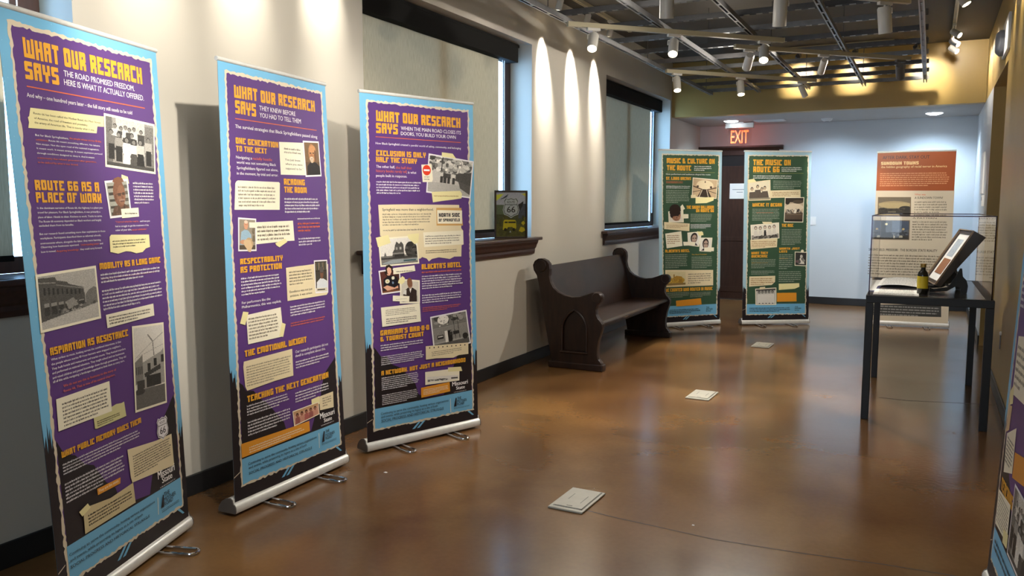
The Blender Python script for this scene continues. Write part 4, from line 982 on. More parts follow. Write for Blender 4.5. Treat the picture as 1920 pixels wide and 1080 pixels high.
# ------------------------------------------------------------------ roll-up banners
LAY['b4'] = [('G', 'C', [[96, 900], [330, 930], [336, 700], [100, 690]]), ('L', 110, 320, 880, 720, 6, 'GR'), ('G', 'Y', [[60, 690], [120, 730], [132, 660], [70, 640]]),
    ('G', 'TN', [[62, 640], [130, 650], [120, 560], [70, 540]]), ('G', 'C', [[92, 540], [250, 600], [262, 440], [110, 400]]), ('L', 108, 240, 540, 440, 7, 'K'), ('H', 'TEACHING', 96, 330, 330, 48, 'O'), ('G', 'O2', [[270, 520], [520, 560], [520, 470], [272, 430]]),
    ('G', 'C', [[66, 320], [300, 340], [310, 205], [70, 190]]), ('L', 80, 290, 318, 205, 9, 'GR'), ('G', 'Y', [[230, 230], [320, 240], [318, 190], [236, 182]]), ('I', 'group', 'W', [[335, 430], [720, 430], [720, 180], [335, 180]]),
    ('H', 'WHAT OUR RESEARCH', 105, 731, 1848, 60, 'O'), ('H', 'SAYS', 104, 250, 1778, 60, 'O'), ('G', 'R', [[105, 1745], [731, 1745], [731, 1741], [105, 1741]]), ('L', 105, 731, 1725, 1690, 1, 'W'),
    ('I', 'street', 'C', [[60, 1640], [430, 1660], [430, 1350], [60, 1330]]), ('L', 450, 760, 1640, 1350, 12, 'W'), ('I', 'house', 'W', [[440, 1280], [770, 1300], [770, 1010], [440, 990]]), ('L', 80, 420, 1280, 1000, 12, 'W')]
FOOT_TEXT = [('L', 100, 600, 150, 100, 2, 'K'), ('T', 'THE', 690, 722, 142, 17, 'K'), ('T', 'MOTHER', 690, 760, 121, 17, 'K'), ('T', 'ROAD', 690, 745, 100, 17, 'K')]
for k in ('b4',): LAY[k] += FOOT_TEXT
texts = set()
for k in LAY:
    for e in LAY[k]:
        if e[0] == 'T': texts.add(e[1])
for t in ('ROUTE', '66', 'US', 'DO NOT', 'ENTER', 'EXIT'): texts.add(t)
prepare_text(texts)

def banner(key, label, pose, ink, dark=(560, 365), inner=True):
    x, y, ang, lean, Hm, tw = pose
    t = thing('roll_up_banner', label, 'banner', (x, y, 0), R(ang), group='roll-up exhibit banners')
    s = Sheet(840, 2000, (0.84, Hm, R(lean), R(tw), 0.0), seed=len(key) * 31 + ord(key[0]) * 7 + ord(key[1]))
    if ink:
        s.common(ink, dark, inner); s.footer()
    else:
        s.poly([(0, -26), (840, -26), (840, 2000), (0, 2000)], 'BG')
    s.run(LAY[key])
    s.build('printed_sheet', t)
    # cassette: rounded aluminium shell, open slot at the top behind the sheet's foot
    prof = [(-0.012, 0.014), (-0.017, 0.026), (-0.016, 0.044), (-0.010, 0.056), (-0.002, 0.060), (0.003, 0.078), (0.016, 0.086), (0.04, 0.082), (0.066, 0.066), (0.084, 0.042), (0.090, 0.022), (0.086, 0.014)]
    b = MB(); b.prism(prof, (-0.428, 0.0, 0), (0, 1, 0), (0, 0, 1), (0.856, 0, 0)); b.build('cassette', M['silver'], t, bevel=0.002, smooth=True)
    for sx in (-0.434, 0.428):
        b = MB(); b.prism([(p[0] * 1.03, p[1] * 1.02) for p in prof], (sx, 0.0, 0), (0, 1, 0), (0, 0, 1), (0.006, 0, 0)); b.build('end_cap', M['endcap'], t, bevel=0.0015)
    for sx in (-0.21, 0.19):
        b = MB(); w = 0.028; fr = -0.17
        pts = [(sx - w, 0.08, 0.008), (sx - w, fr + w, 0.008)] + [(sx - w * math.cos(a), fr + w - w * math.sin(a), 0.008) for a in np.linspace(0.2, math.pi - 0.2, 7)] + [(sx + w, fr + w, 0.008), (sx + w, 0.08, 0.008)]
        b.tube(pts, 0.006, 8); b.build('foot', M['chrome'], t, smooth=True)
    top = s.map(420, 2000, 0); dx = R(tw)
    b = MB(); L_ = 0.424; ca, sa = math.cos(dx), math.sin(dx)
    b.tube([(-L_ * ca, top[1] - L_ * sa + 0.004, top[2] + 0.006), (L_ * ca, top[1] + L_ * sa + 0.004, top[2] + 0.006)], 0.0105, 12); b.build('top_rail', M['silver'], t, smooth=True)
    b = MB(); b.tube([(0, 0.035, 0.08), (0, top[1] + 0.022, top[2] - 0.01)], 0.009, 10); b.tube([(0, top[1] + 0.022, top[2] - 0.02), (0, top[1] + 0.004, top[2] + 0.006)], 0.006, 8); b.build('support_pole', M['silver'], t, smooth=True)
    return t
banner('b1', 'purple roll-up banner subtitled THE ROAD PROMISED FREEDOM, largest and nearest on the window wall side', (0.4836, 2.0784, 109.61, 2.49, 2.006, -3.36), 'PU')
banner('b2', 'purple roll-up banner subtitled THEY KNEW BEFORE, second along the window wall', (0.3955, 3.1056, 91.52, 1.47, 2.002, 4.91), 'PU')
banner('b3', 'purple roll-up banner subtitled WHEN THE MAIN ROAD CLOSES, standing before the wide window', (0.5149, 4.1401, 69.43, 0.92, 1.993, 1.15), 'PU')
banner('g1', 'green roll-up banner headed MUSIC & CULTURE, partly behind the far end of the pew', (0.7237, 9.5847, 48.21, 2.0, 2.0, -4.34), 'GN', (330, 330), False)
banner('g2', 'green roll-up banner headed THE MUSIC ON ROUTE, standing in front of the dark door', (1.6120, 10.1958, 33.49, 2.3, 2.001, 0.09), 'GN', (365, 330), False)
banner('or', 'orange and cream roll-up banner standing behind the glass display case', (3.0573, 10.7718, 6.08, 3.37, 1.999, -1.39), None)
banner('b4', 'purple roll-up banner seen nearly edge-on along the gold wall, nearer than the display table', (3.52, 3.072, -85.9, 2.4, 2.0, 0.0), 'PU')

# ------------------------------------------------------------------ church pew
pw = thing('church_pew', 'dark oak church pew with scrolled arms against the window wall', 'bench', (0.0, 6.58, 0))
PEW = [(.262, .055), (.215, .30), (.165, .55), (.128, .76), (.112, .82), (.082, .865), (.074, .91), (.090, .948), (.125, .970), (.165, .972), (.205, .956), (.232, .925), (.238, .88), (.234, .82), (.246, .765), (.275, .715), (.32, .678), (.38, .652), (.455, .640), (.53, .648), (.60, .672), (.645, .690), (.685, .694), (.718, .680), (.735, .652), (.732, .620), (.712, .598), (.690, .575), (.680, .54), (.684, .50), (.700, .465), (.726, .440), (.742, .415), (.744, .385), (.730, .34), (.708, .27), (.698, .20), (.698, .14), (.706, .105), (.722, .09), (.738, .07), (.740, .055)]
for k, yy in enumerate((0.0, 2.06)):
    s_ = -1 if k == 0 else 1; yo = yy if k == 0 else yy + 0.065
    arch = []
    for t in np.linspace(0, 1, 9): arch.append((0.365 - 0.0 + 0.0 * t, 0.16 + 0.19 * t))
    for t in np.linspace(0, 1, 10)[1:]: a = t * math.pi / 3; arch.append((0.365 + 0.235 * (1 - math.cos(a)), 0.35 + 0.205 * math.sin(a)))
    for t in np.linspace(1, 0, 10)[1:]: a = t * math.pi / 3; arch.append((0.60 - 0.235 * (1 - math.cos(a)), 0.35 + 0.205 * math.sin(a)))
    for t in np.linspace(1, 0, 9)[1:]: arch.append((0.60, 0.16 + 0.19 * t))
    bm = bmesh.new()
    def loop(pts, y): vs = [bm.verts.new((p[0], y, p[1])) for p in pts]; return [bm.edges.new((vs[i], vs[(i + 1) % len(vs)])) for i in range(len(vs))]
    ed = loop(PEW, yo) + loop(arch, yo); bmesh.ops.triangle_fill(bm, edges=ed, use_beauty=True)
    ex = bmesh.ops.extrude_face_region(bm, geom=bm.faces[:]); bmesh.ops.translate(bm, verts=[g for g in ex['geom'] if isinstance(g, bmesh.types.BMVert)], vec=(0, -s_ * 0.022, 0))
    me_ = bpy.data.meshes.new('p'); bm.to_mesh(me_); bm.free(); b = MB(); b.add([tuple(v.co) for v in me_.vertices], [tuple(q.vertices) for q in me_.polygons]); bpy.data.meshes.remove(me_)
    yi = yo - s_ * 0.022; b.prism(PEW, (0, yi, 0), (1, 0, 0), (0, 0, 1), (0, -s_ * 0.043, 0)); e = b.build('end_panel', M['pew'], pw, bevel=0.006, seg=2)
    # moulded plinth, arm scroll and gothic arch on the outer face
    b = MB(); b.box((0.235, yy - 0.012, 0.0), (0.755, yy + 0.077, 0.06)); b.build('plinth', M['pew'], pw, bevel=0.010, seg=3)
    b = MB(); b.tube([(p[0], yo + s_ * 0.002, p[1]) for p in arch], 0.010, 8, closed=False); b.tube([(0.35, yo + s_ * 0.004, 0.15), (0.615, yo + s_ * 0.004, 0.15)], 0.012, 8); b.build('arch_moulding', M['pew'], e, smooth=True)
    b = MB(); b.prism([(p[0] + (0.01 if p[0] < .48 else -0.01), p[1]) for p in arch], (0, yo - s_ * 0.0215, 0), (1, 0, 0), (0, 0, 1), (0, s_ * 0.004, 0)); b.build('arch_panel', M['pew'], e, bevel=0.001)
    b = MB(); b.lathe([(0.0, 0), (0.040, 0), (0.046, 0.012), (0.046, 0.073), (0.040, 0.085), (0, 0.085)], (0.690, yy - 0.010, 0.648), (0, 1, 0), 20); b.build('arm_scroll', M['pew'], e, smooth=True)
    b = MB(); b.lathe([(0.0, 0), (0.052, 0), (0.060, 0.012), (0.060, 0.073), (0.052, 0.085), (0, 0.085)], (0.152, yy - 0.010, 0.905), (0, 1, 0), 20); b.build('head_scroll', M['pew'], e, smooth=True)
b = MB(); b.prism([(.155, .90), (.185, .905), (.315, .41), (.285, .40)], (0, 0.05, 0), (1, 0, 0), (0, 0, 1), (0, 2.03, 0)); b.build('backrest', M['pew'], pw, bevel=0.006)
b = MB(); b.prism([(.285, .405), (.31, .425), (.70, .428), (.722, .415), (.722, .400), (.70, .392), (.30, .388)], (0, 0.05, 0), (1, 0, 0), (0, 0, 1), (0, 2.03, 0)); b.build('seat', M['pew'], pw, bevel=0.005)
b = MB(); b.box((0.60, 0.06, 0.335), (0.622, 2.07, 0.392)); b.build('seat_rail', M['pew'], pw, bevel=0.003)
b = MB(); b.prism([(.275, .38), (.30, .385), (.345, .24), (.32, .235)], (0, 0.05, 0), (1, 0, 0), (0, 0, 1), (0, 2.03, 0)); b.build('lower_back_board', M['pew'], pw, bevel=0.004)

b = MB(); b.box((0.722, 0.62, 0.396), (0.7245, 0.75, 0.408)); tag(b.build('metal_tag', M['chrome'], pw), 'small bright metal tag')

# ------------------------------------------------------------------ framed highway sign on the sill
rz = math.atan2(6.461 - 6.25, 0.072 + 0.145)
sg = thing('framed_poster', 'small dark framed poster with a highway shield and yellow bus on the window sill', 'framed poster', (-0.028, 6.35, 1.158), rz)
Wd, Hd = 0.298, 0.415
b = MB(); f = 0.014
b.box((-Wd / 2, -0.010, 0), (-Wd / 2 + f, 0.012, Hd)); b.box((Wd / 2 - f, -0.010, 0), (Wd / 2, 0.012, Hd)); b.box((-Wd / 2 + f, -0.010, 0), (Wd / 2 - f, 0.012, f)); b.box((-Wd / 2 + f, -0.010, Hd - f), (Wd / 2 - f, 0.012, Hd))
b.build('frame', M['picbrown'], sg, bevel=0.003)
b = MB(); b.box((-Wd / 2 + f, 0.004, f), (Wd / 2 - f, 0.010, Hd - f)); b.build('backing', M['black'], sg)
p = Sheet(300, 420, (0.27, 0.387, 0, 0, 0), seed=5)
p.poly([(0, 0), (300, 0), (300, 420), (0, 420)], (62, 66, 44)); p.up()
q = Pic(60, 84, (64, 66, 44), 31); q.put(q.y < .30, (150, 148, 156)); q.poly([(0, .06), (.25, .04), (.12, .14), (0, .2)], (206, 186, 60)); q.poly([(.1, .18), (.42, .04), (.35, .12)], (50, 56, 66)); q.poly([(.85, .04), (1, .02), (1, .1)], (200, 170, 60)); q.put((q.y > .28) & (q.y < .5) & (q.x < .3), (84, 92, 70)); q.put((q.y > .26) & (q.y < .6) & (q.x > .75), (62, 66, 76)); q.poly([(.72, .3), (.92, .2), (.9, .3), (.8, .42)], (36, 36, 42)); q.put(q.y > .72, (84, 76, 34), .7); q.blotch(0, .55, 1, .98, 26, .07, (52, 50, 30), (98, 92, 44)); q.noise(8); q.a = np.clip(q.a * 1.35, 8, 245)
n = len(p.tv)
for j in range(85):
    for i in range(61): p.tv.append((300 * i / 60, 420 * (1 - j / 84), p.layer))
for j in range(84):
    for i in range(60): k = n + j * 61 + i; p.tf.append((k, k + 61, k + 62, k + 1)); p.tc.append(tuple(q.a[j, i]))
p.shield((150, 275), 150, (206, 208, 208), '66', 'ROUTE'); p.text('US', 138, 165, 288, 14, 'K')
YB_ = (224, 198, 44); p.up(); p.poly([(66, 66), (74, 148), (86, 160), (190, 158), (200, 146), (204, 84), (188, 62), (160, 92), (120, 90), (96, 56)], YB_, False); p.up(); p.rect(84, 128, 116, 142, (40, 40, 36)); p.rect(122, 128, 196, 142, (52, 50, 40)); p.ellipse((92, 66), 30, 30, (36, 34, 30)); p.ellipse((178, 66), 30, 30, (36, 34, 30))
p.up(); p.poly([(252, 128), (274, 150), (296, 128), (274, 106)], YB_, False); p.poly([(228, 52), (248, 94), (282, 84), (294, 58), (262, 40)], YB_, False); p.poly([(132, 40), (142, 58), (152, 40)], (200, 200, 200), False)
o = p.build('poster_print', sg, flat=True); o.location = (0, 0.0, f - 0.085)
b = MB(); b.box((-Wd / 2 + f, -0.0035, f), (Wd / 2 - f, -0.0025, Hd - f)); b.build('poster_glass', M['glass'], sg)
b = MB(); b.prism([(0.012, 0.30), (0.10, 0.0), (0.085, 0.0), (0.012, 0.26)], (-0.03, 0, 0), (0, 1, 0), (0, 0, 1), (0.06, 0, 0)); b.build('easel_back', M['picbrown'], sg)

# ------------------------------------------------------------------ display table, case and contents
ta = math.atan2(0.03, 0.745)
TX, TY = 3.232, 6.71
tb = thing('display_table', 'black steel display table with a clear case beside the gold wall', 'table', (TX, TY, 0), R(1.0))
hw, hl, TH = 0.375, 0.775, 0.848
for sx in (-1, 1):
    for sy in (-1, 1):
        x0 = sx * (hw - 0.024); y0 = sy * (hl - 0.024)
        b = MB(); b.box((x0 - 0.024, y0 - 0.024, 0), (x0 + 0.024, y0 + 0.024, TH - 0.05)); b.build('leg', M['black'], tb, bevel=0.003)
b = MB()
for sy in (-1, 1): b.box((-hw, sy * hl - (0.048 if sy > 0 else 0), TH - 0.05), (hw, sy * hl + (0.048 if sy < 0 else 0), TH))
for sx in (-1, 1): b.box((sx * hw - (0.048 if sx > 0 else 0), -hl + 0.048, TH - 0.05), (sx * hw + (0.048 if sx < 0 else 0), hl - 0.048, TH))
b.build('top_frame', M['black'], tb, bevel=0.003)
b = MB(); b.box((-hw + 0.048, -hl + 0.048, TH - 0.02), (hw - 0.048, hl - 0.048, TH - 0.001)); b.build('display_bed', M['tablebed'], tb)
cs = thing('acrylic_display_case', 'clear acrylic box cover standing on the black table', 'display case', (TX, TY, TH), R(1.0))
cw, cl, ch, th = 0.358, 0.757, 0.532, 0.006
PAN = [((-cw, -cl, 0.001), (cw, -cl + th, ch)), ((-cw, cl - th, 0.001), (cw, cl, ch)), ((-cw, -cl + th, 0.001), (-cw + th, cl - th, ch)), ((cw - th, -cl + th, 0.001), (cw, cl - th, ch))]
for a, c in PAN:
    # single faces: one sheet of clear plastic each
    mx = [(a[i] + c[i]) / 2 for i in range(3)]; b = MB()
    if c[0] - a[0] > c[1] - a[1]: b.add([(a[0], mx[1], a[2]), (c[0], mx[1], a[2]), (c[0], mx[1], c[2]), (a[0], mx[1], c[2])], [(0, 1, 2, 3)])
    else: b.add([(mx[0], a[1], a[2]), (mx[0], c[1], a[2]), (mx[0], c[1], c[2]), (mx[0], a[1], c[2])], [(0, 1, 2, 3)])
    b.build('side_pane', M['acrylic'], cs)
b = MB(); b.add([(-cw, -cl, ch), (cw, -cl, ch), (cw, cl, ch), (-cw, cl, ch)], [(0, 1, 2, 3)]); b.build('top_pane', M['acrylic'], cs)
b = MB(); e = 0.0035
for sx in (-1, 1):
    for sy in (-1, 1): b.box((sx * cw - e, sy * cl - e, 0.001), (sx * cw + e, sy * cl + e, ch + e))
for sy in (-1, 1): b.box((-cw, sy * cl - e, ch - e), (cw, sy * cl + e, ch + e))
for sx in (-1, 1): b.box((sx * cw - e, -cl, ch - e), (sx * cw + e, cl, ch + e))
b.build('joint_edges', M['acrylic_edge'], cs)
# framed picture leaning on a black easel inside the case
zb = TH
es = thing('picture_easel', 'black arched tabletop easel inside the clear case', 'easel', (3.36, 6.50, zb), R(6))
for yy in (-0.13, 0.13):
    b = MB(); b.prism([(-0.125, 0.0), (-0.095, 0.0), (-0.085, 0.006), (-0.02, 0.010), (0.035, 0.045), (0.062, 0.035), (0.07, 0.0), (0.105, 0.0), (0.11, 0.05), (0.098, 0.09), (0.075, 0.115), (0.068, 0.17), (0.056, 0.17), (0.030, 0.11), (-0.01, 0.04), (-0.10, 0.022), (-0.128, 0.035)], (0, yy - 0.009, 0), (1, 0, 0), (0, 0, 1), (0, 0.018, 0)); b.build('leg', M['black'], es, bevel=0.002)
for c0, c1 in (((0.0, -0.13, 0.03), (0.012, 0.13, 0.042)), ((0.058, -0.13, 0.12), (0.07, 0.13, 0.135))):
    b = MB(); b.box(c0, c1); b.build('crossbar', M['black'], es)
b = MB(); b.box((-0.138, -0.15, 0.036), (-0.10, 0.15, 0.048)); b.box((-0.146, -0.15, 0.036), (-0.138, 0.15, 0.066)); b.build('ledge', M['black'], es)
fr = thing('framed_picture', 'deep brown shadow-box picture leaning back on the easel in the case', 'picture', (3.247, 6.51, zb + 0.058), R(9))
ang = R(59.5); ux, uz = math.cos(ang), math.sin(ang); nx, nz = math.sin(ang), -math.cos(ang)   # up along the face, depth away from it
def fp(u, d): return (ux * u + nx * d, uz * u + nz * d)
hf, wf, df, bw = 0.432, 0.225, 0.085, 0.03
dk = lambda u: 0.035 + 0.05 * u / 0.432 if u > 0 else 0.035
b = MB()
def fbox(mb, y0, y1, u0, u1, d0, d1, m=None): mb.prism([fp(u0, d0), fp(u1, d0), fp(u1, dk(u1) if d1 == df else d1), fp(u0, dk(u0) if d1 == df else d1)], (0, y0, 0), (1, 0, 0), (0, 0, 1), (0, y1 - y0, 0), m)
fbox(b, -wf, -wf + bw, 0, hf, 0.004, df); fbox(b, wf - bw, wf, 0, hf, 0.004, df); fbox(b, -wf + bw, wf - bw, 0, bw, 0.004, df); fbox(b, -wf + bw, wf - bw, hf - bw, hf, 0.004, df)
b.build('frame', M['picbrown'], fr, bevel=0.002)
b = MB(); t_ = 0.006
fbox(b, -wf, -wf + t_, 0, hf, -0.006, 0.004); fbox(b, wf - t_, wf, 0, hf, -0.006, 0.004); fbox(b, -wf + t_, wf - t_, 0, t_, -0.006, 0.004); fbox(b, -wf + t_, wf - t_, hf - t_, hf, -0.006, 0.004); b.build('frame_edge', M['pictrim'], fr)
b = MB(); fbox(b, -wf + bw, wf - bw, bw, hf - bw, 0.012, 0.018); b.build('picture_mount', M['paper'], fr)
b = MB(); fbox(b, -0.10, 0.12, 0.08, 0.20, 0.008, 0.0118); b.build('brown_inset', mat('tan_card', (150, 100, 66), 0.6), fr)
b = MB(); fbox(b, -0.06, 0.13, 0.22, 0.36, 0.0105, 0.0118); b.build('pale_print', mat('pale_blue_print', (176, 186, 196), 0.6, var=0.2, scale=30), fr)
# bottle and printed papers
bo = thing('small_bottle', 'small dark bottle with a yellow label beside the leaning picture', 'bottle', (3.205, 6.20, zb))
b = MB(); b.lathe([(p * 1.3, q * 1.38) for p, q in [(0.0, 0.0), (0.024, 0.0), (0.026, 0.004), (0.026, 0.095), (0.022, 0.108), (0.012, 0.118), (0.011, 0.132), (0, 0.132)]], (0, 0, 0), (0, 0, 1), 20); b.build('body', M['bottle'], bo, smooth=True)
b = MB(); b.lathe([(p * 1.3, q * 1.38) for p, q in [(0.0265, 0.028), (0.0268, 0.028), (0.0268, 0.088), (0.0265, 0.088)]], (0, 0, 0), (0, 0, 1), 20); b.build('paper_label', M['yellow'], bo, smooth=True)
b = MB(); b.lathe([(p * 1.3, q * 1.38) for p, q in [(0, 0.132), (0.014, 0.132), (0.014, 0.150), (0, 0.150)]], (0, 0, 0), (0, 0, 1), 16); b.build('cap', mat('gold_cap', (176, 140, 70), 0.3, metal=0.6), bo, smooth=True)
def leaf(name, label, cat, x, y, w, l, rz, rows, curl=0.0, seed=0, bold=True):
    t = thing(name, label, cat, (x, y, zb + 0.001), rz, group='printed papers in the case'); b = MB(); n = 14
    zf = lambda u: curl * (1 - (2 * u - 1) ** 2) + 0.0005 + 0.012 * (curl > 0) * max(0, u - .8)
    vs = []
    for i in range(n + 1):
        u = i / n
        for yy in (-l / 2, l / 2): vs.append(((u - .5) * w, yy, zf(u) + 0.0012))
    b.add(vs, [(2 * i, 2 * i + 2, 2 * i + 3, 2 * i + 1) for i in range(n)], M['paper']); b.add([(p[0], p[1], p[2] - 0.0012) for p in vs], [(2 * i, 2 * i + 1, 2 * i + 3, 2 * i + 2) for i in range(n)], M['paper'])
    r = random.Random(seed); ink = M['plate_line']
    for k in range(rows):
        yy = l / 2 - l * (k + 1) / (rows + 1); hh = l / (rows + 1) * (.5 if bold and k == 0 else .22); u = 0.10
        while u < 0.88:
            du = r.uniform(.03, .09); a, c = u, min(u + du, .9); b.add([((a - .5) * w, yy, zf(a) + .0022), ((c - .5) * w, yy, zf(c) + .0022), ((c - .5) * w, yy + hh, zf(c) + .0022), ((a - .5) * w, yy + hh, zf(a) + .0022)], [(0, 1, 2, 3)], ink); u += du + .015
    b.build('sheet', None, t); return t
leaf('printed_sheet_paper', 'printed white paper with a dark photo block, nearest the front of the case', 'paper', 3.045, 6.20, 0.28, 0.42, R(1), 9, 0.0, 1)
leaf('open_booklet', 'open white booklet with curling pages behind the front paper', 'booklet', 3.045, 6.98, 0.29, 0.72, R(-1), 14, 0.016, 2)
leaf('printed_card', 'narrow white card at the corner of the case by the navy ribbon', 'paper', 2.888, 6.72, 0.035, 0.9, R(0), 20, 0.0, 3, False)
b = MB(); b.prism([(-0.025, -0.6), (0.005, -0.62), (0.03, 0.1), (0.045, 0.62), (0.0, 0.62), (-0.012, 0.1)], (2.91, 6.80, zb + 0.0008), (1, 0, 0), (0, 1, 0), (0, 0, 0.0012)); tag(b.build('navy_ribbon', M['navy']), 'navy blue ribbon lying between the papers in the case', 'ribbon')

# ------------------------------------------------------------------ floor outlet covers
def cover(x, y, label):
    t = thing('floor_cover_plate', label, 'floor outlet cover', (x, y, 0), R(-1), group='beige floor outlet covers')
    b = MB(); b.box((-0.09, -0.15, 0), (0.09, 0.15, 0.010)); b.build('cover_frame', M['plate'], t, bevel=0.004)
    for yy0, yy1 in ((-0.128, -0.122),): pass
    b = MB(); b.box((-0.072, -0.118, 0.010), (0.072, 0.136, 0.0128)); b.build('lid', M['plate'], t, bevel=0.0015)
    b = MB(); b.box((-0.074, -0.126, 0.010), (0.078, -0.119, 0.0108)); b.box((0.073, -0.126, 0.010), (0.078, 0.138, 0.0108)); b.box((-0.04, -0.02, 0.0128), (-0.037, 0.06, 0.0132)); b.box((0.036, -0.05, 0.0128), (0.039, 0.05, 0.0132)); b.box((-0.012, -0.105, 0.0128), (0.018, -0.098, 0.0132)); b.build('seam', M['plate_line'], t)
cover(1.752, 3.60, 'beige floor outlet cover nearest the viewer, in the middle of the brown floor')
cover(1.743, 6.10, 'beige floor outlet cover level with the near end of the pew')
cover(1.745, 8.61, 'beige floor outlet cover farthest away, in front of the green banners')
b = MB(); pts = [(1.845 + 0.03 - 0.19 * t + 0.0, 3.765 + 0.04 * math.sin(math.pi * t), 0.0015) for t in np.linspace(0, 1, 12)]; b.tube(pts, 0.0014, 6); tag(b.build('clear_tape_scrap', M['acrylic'], smooth=True), 'curl of clear tape behind the nearest floor cover', 'tape')

# ------------------------------------------------------------------ far room fittings
def recessed(x, y, label, e, aim):
    t = thing('recessed_downlight', label, 'ceiling light', (x, y, ZL), 0, group='recessed downlights in the low ceiling')
    b = MB(); b.lathe([(0.085, 0), (0.105, 0), (0.105, -0.006), (0.088, -0.008), (0.085, 0)], (0, 0, 0), (0, 0, 1), 28, cap=False); b.build('trim_ring', M['white'], t, smooth=True)
    b = MB(); b.lathe([(0, -0.030), (0.05, -0.026), (0.082, -0.016), (0.100, -0.008), (0.100, -0.004), (0, -0.004)], (0, 0, 0), (0, 0, 1), 28); b.build('lens', M['lamp_cool'], t)
    lamp('SPOT', 'downlight', (x, y, ZL - 0.045), e, COOL, aim=aim, spot_size=R(150), spot_blend=0.8, shadow_soft_size=0.07)
recessed(0.635, 11.93, 'round recessed downlight above the door and exit sign', 75, (0.635, 12.1, 0))
recessed(3.212, 12.08, 'round recessed downlight above the orange banner', 125, (3.1, 12.25, 0))
lamp('SPOT', 'downlight', (1.95, 11.9, ZL - 0.03), 85, COOL, aim=(1.95, 12.2, 0), spot_size=R(150), spot_blend=0.8, shadow_soft_size=0.07)  # unseen spot between the two downlights, with no fixture of its own
t = thing('exit_sign', 'lit red EXIT sign hanging from the low ceiling above the door', 'exit sign', (0.70, 12.20, ZL), R(2))
b = MB(); b.box((-0.20, -0.04, -0.085), (0.20, 0.04, -0.012)); b.build('housing', M['silver'], t, bevel=0.006)
b = MB(); b.box((-0.06, -0.03, -0.014), (0.06, 0.03, 0.0)); b.build('canopy', M['silver'], t)
b = MB(); b.box((-0.165, -0.004, -0.335), (0.175, 0.004, -0.085)); b.build('acrylic_blade', M['acrylic'], t)
b = MB(); v, f_ = TXT['EXIT']; mn, mx_ = v[:, 0].min(), v[:, 0].max(); sx = 0.25 / (mx_ - mn); sz = 0.185 / CAP
for yy in (-0.006,): b.add([((a - mn) * sx - 0.120, yy, c * sz - 0.300) for a, c in v], f_)
o = b.build('letters', M['exit_red'], t); sm = o.modifiers.new('thick', 'SOLIDIFY'); sm.thickness = 0.004
b = MB(); b.lathe([(0, 0), (0.007, 0), (0.005, 0.004), (0, 0.004)], (-0.12, -0.040, -0.05), (0, -1, 0), 12); b.build('indicator', M['led'], t)
lamp('AREA', 'exit_glow', (0.70, 12.23, ZL - 0.21), 0.5, (1.0, 0.16, 0.10), aim=(0.78, 12.7, ZL - 0.2), shape='RECTANGLE', size=0.26, size_y=0.18)
lamp('POINT', 'exit_glow', (0.72, 12.20, ZL - 0.10), 0.2, (1.0, 0.16, 0.10), shadow_soft_size=0.05)
t = thing('ceiling_vent', 'white slotted air vent in the low ceiling beside the exit sign', 'vent', (1.14, 12.10, ZL), R(0))
b = MB(); b.box((-0.21, -0.11, -0.012), (0.21, 0.11, 0.0)); b.build('vent_frame', M['white'], t, bevel=0.003)
for k in range(5):
    b = MB(); b.box((-0.18, -0.085 + k * 0.036, -0.018), (0.18, -0.075 + k * 0.036, -0.012)); b.build('louvre', M['white'], t)
t = thing('smoke_detector', 'white round smoke detector on the low ceiling', 'smoke detector', (1.89, 12.19, ZL))
b = MB(); b.lathe([(0, 0), (0.075, 0), (0.075, -0.012), (0.062, -0.03), (0.04, -0.042), (0, -0.044)], (0, 0, 0), (0, 0, 1), 24); b.build('cover', M['white'], t, smooth=True)
b = MB(); b.lathe([(0.03, -0.0435), (0.034, -0.047), (0.0, -0.047)], (0, 0, 0), (0, 0, 1), 20); b.build('sensor_cap', M['grey'], t)
t = thing('light_switch', 'white light switch beside the green banner on the pale far wall', 'switch', (1.70, YF, 1.22))
b = MB(); b.box((-0.038, -0.008, -0.06), (0.038, 0, 0.06)); b.build('plate', M['white'], t, bevel=0.002)
b = MB(); b.box((-0.014, -0.013, -0.03), (0.014, -0.008, 0.03)); b.build('rocker', M['white'], t, bevel=0.002)
t = thing('paper_notice', 'white paper notice taped to the dark door between the green banners', 'notice', (0.62, YF - 0.021, 1.66))
b = MB(); b.box((-0.14, -0.002, -0.115), (0.14, 0, 0.115)); b.build('sheet', M['paper'], t)
r = random.Random(4)
for k, (w_, zz) in enumerate(((0.20, 0.02), (0.07, -0.02))):
    b = MB(); x = -w_ / 2
    while x < w_ / 2: d_ = r.uniform(.008, .02); b.box((x, -0.0026, zz), (x + d_ + 0.0052, -0.002, zz + 0.008)); x += d_ + .005
    b.build('typed_line', M['grey'], t)
# right wall fittings
t = thing('wall_panel', 'tall narrow white panel on the side wall past the hall opening', 'wall panel', (XR, 10.68, 1.80))
b = MB(); b.box((-0.018, -0.22, -0.22), (0, 0.22, 0.24)); b.build('panel_face', M['white'], t, bevel=0.004)
t = thing('thermostat', 'small white thermostat below the narrow panel on the side wall', 'thermostat', (XR, 10.26, 1.50))
b = MB(); b.box((-0.024, -0.055, -0.06), (0, 0.055, 0.06)); b.build('body', M['white'], t, bevel=0.006)
b = MB(); b.box((-0.026, -0.035, 0.0), (-0.024, 0.035, 0.04)); b.build('display', M['grey'], t)
t = thing('wall_speaker', 'white wall plate with a rounded grey alarm high on the gold wall', 'alarm', (XR, 8.16, 2.86))
b = MB(); b.box((-0.02, -0.30, -0.14), (0, 0.30, 0.15)); b.build('plate', M['white'], t, bevel=0.004)
b = MB(); b.lathe([(0, 0), (0.11, 0), (0.11, 0.03), (0.08, 0.06), (0, 0.065)], (-0.02, 0.17, -0.02), (-1, 0, 0), 24); b.build('sounder', M['grey'], t, smooth=True)
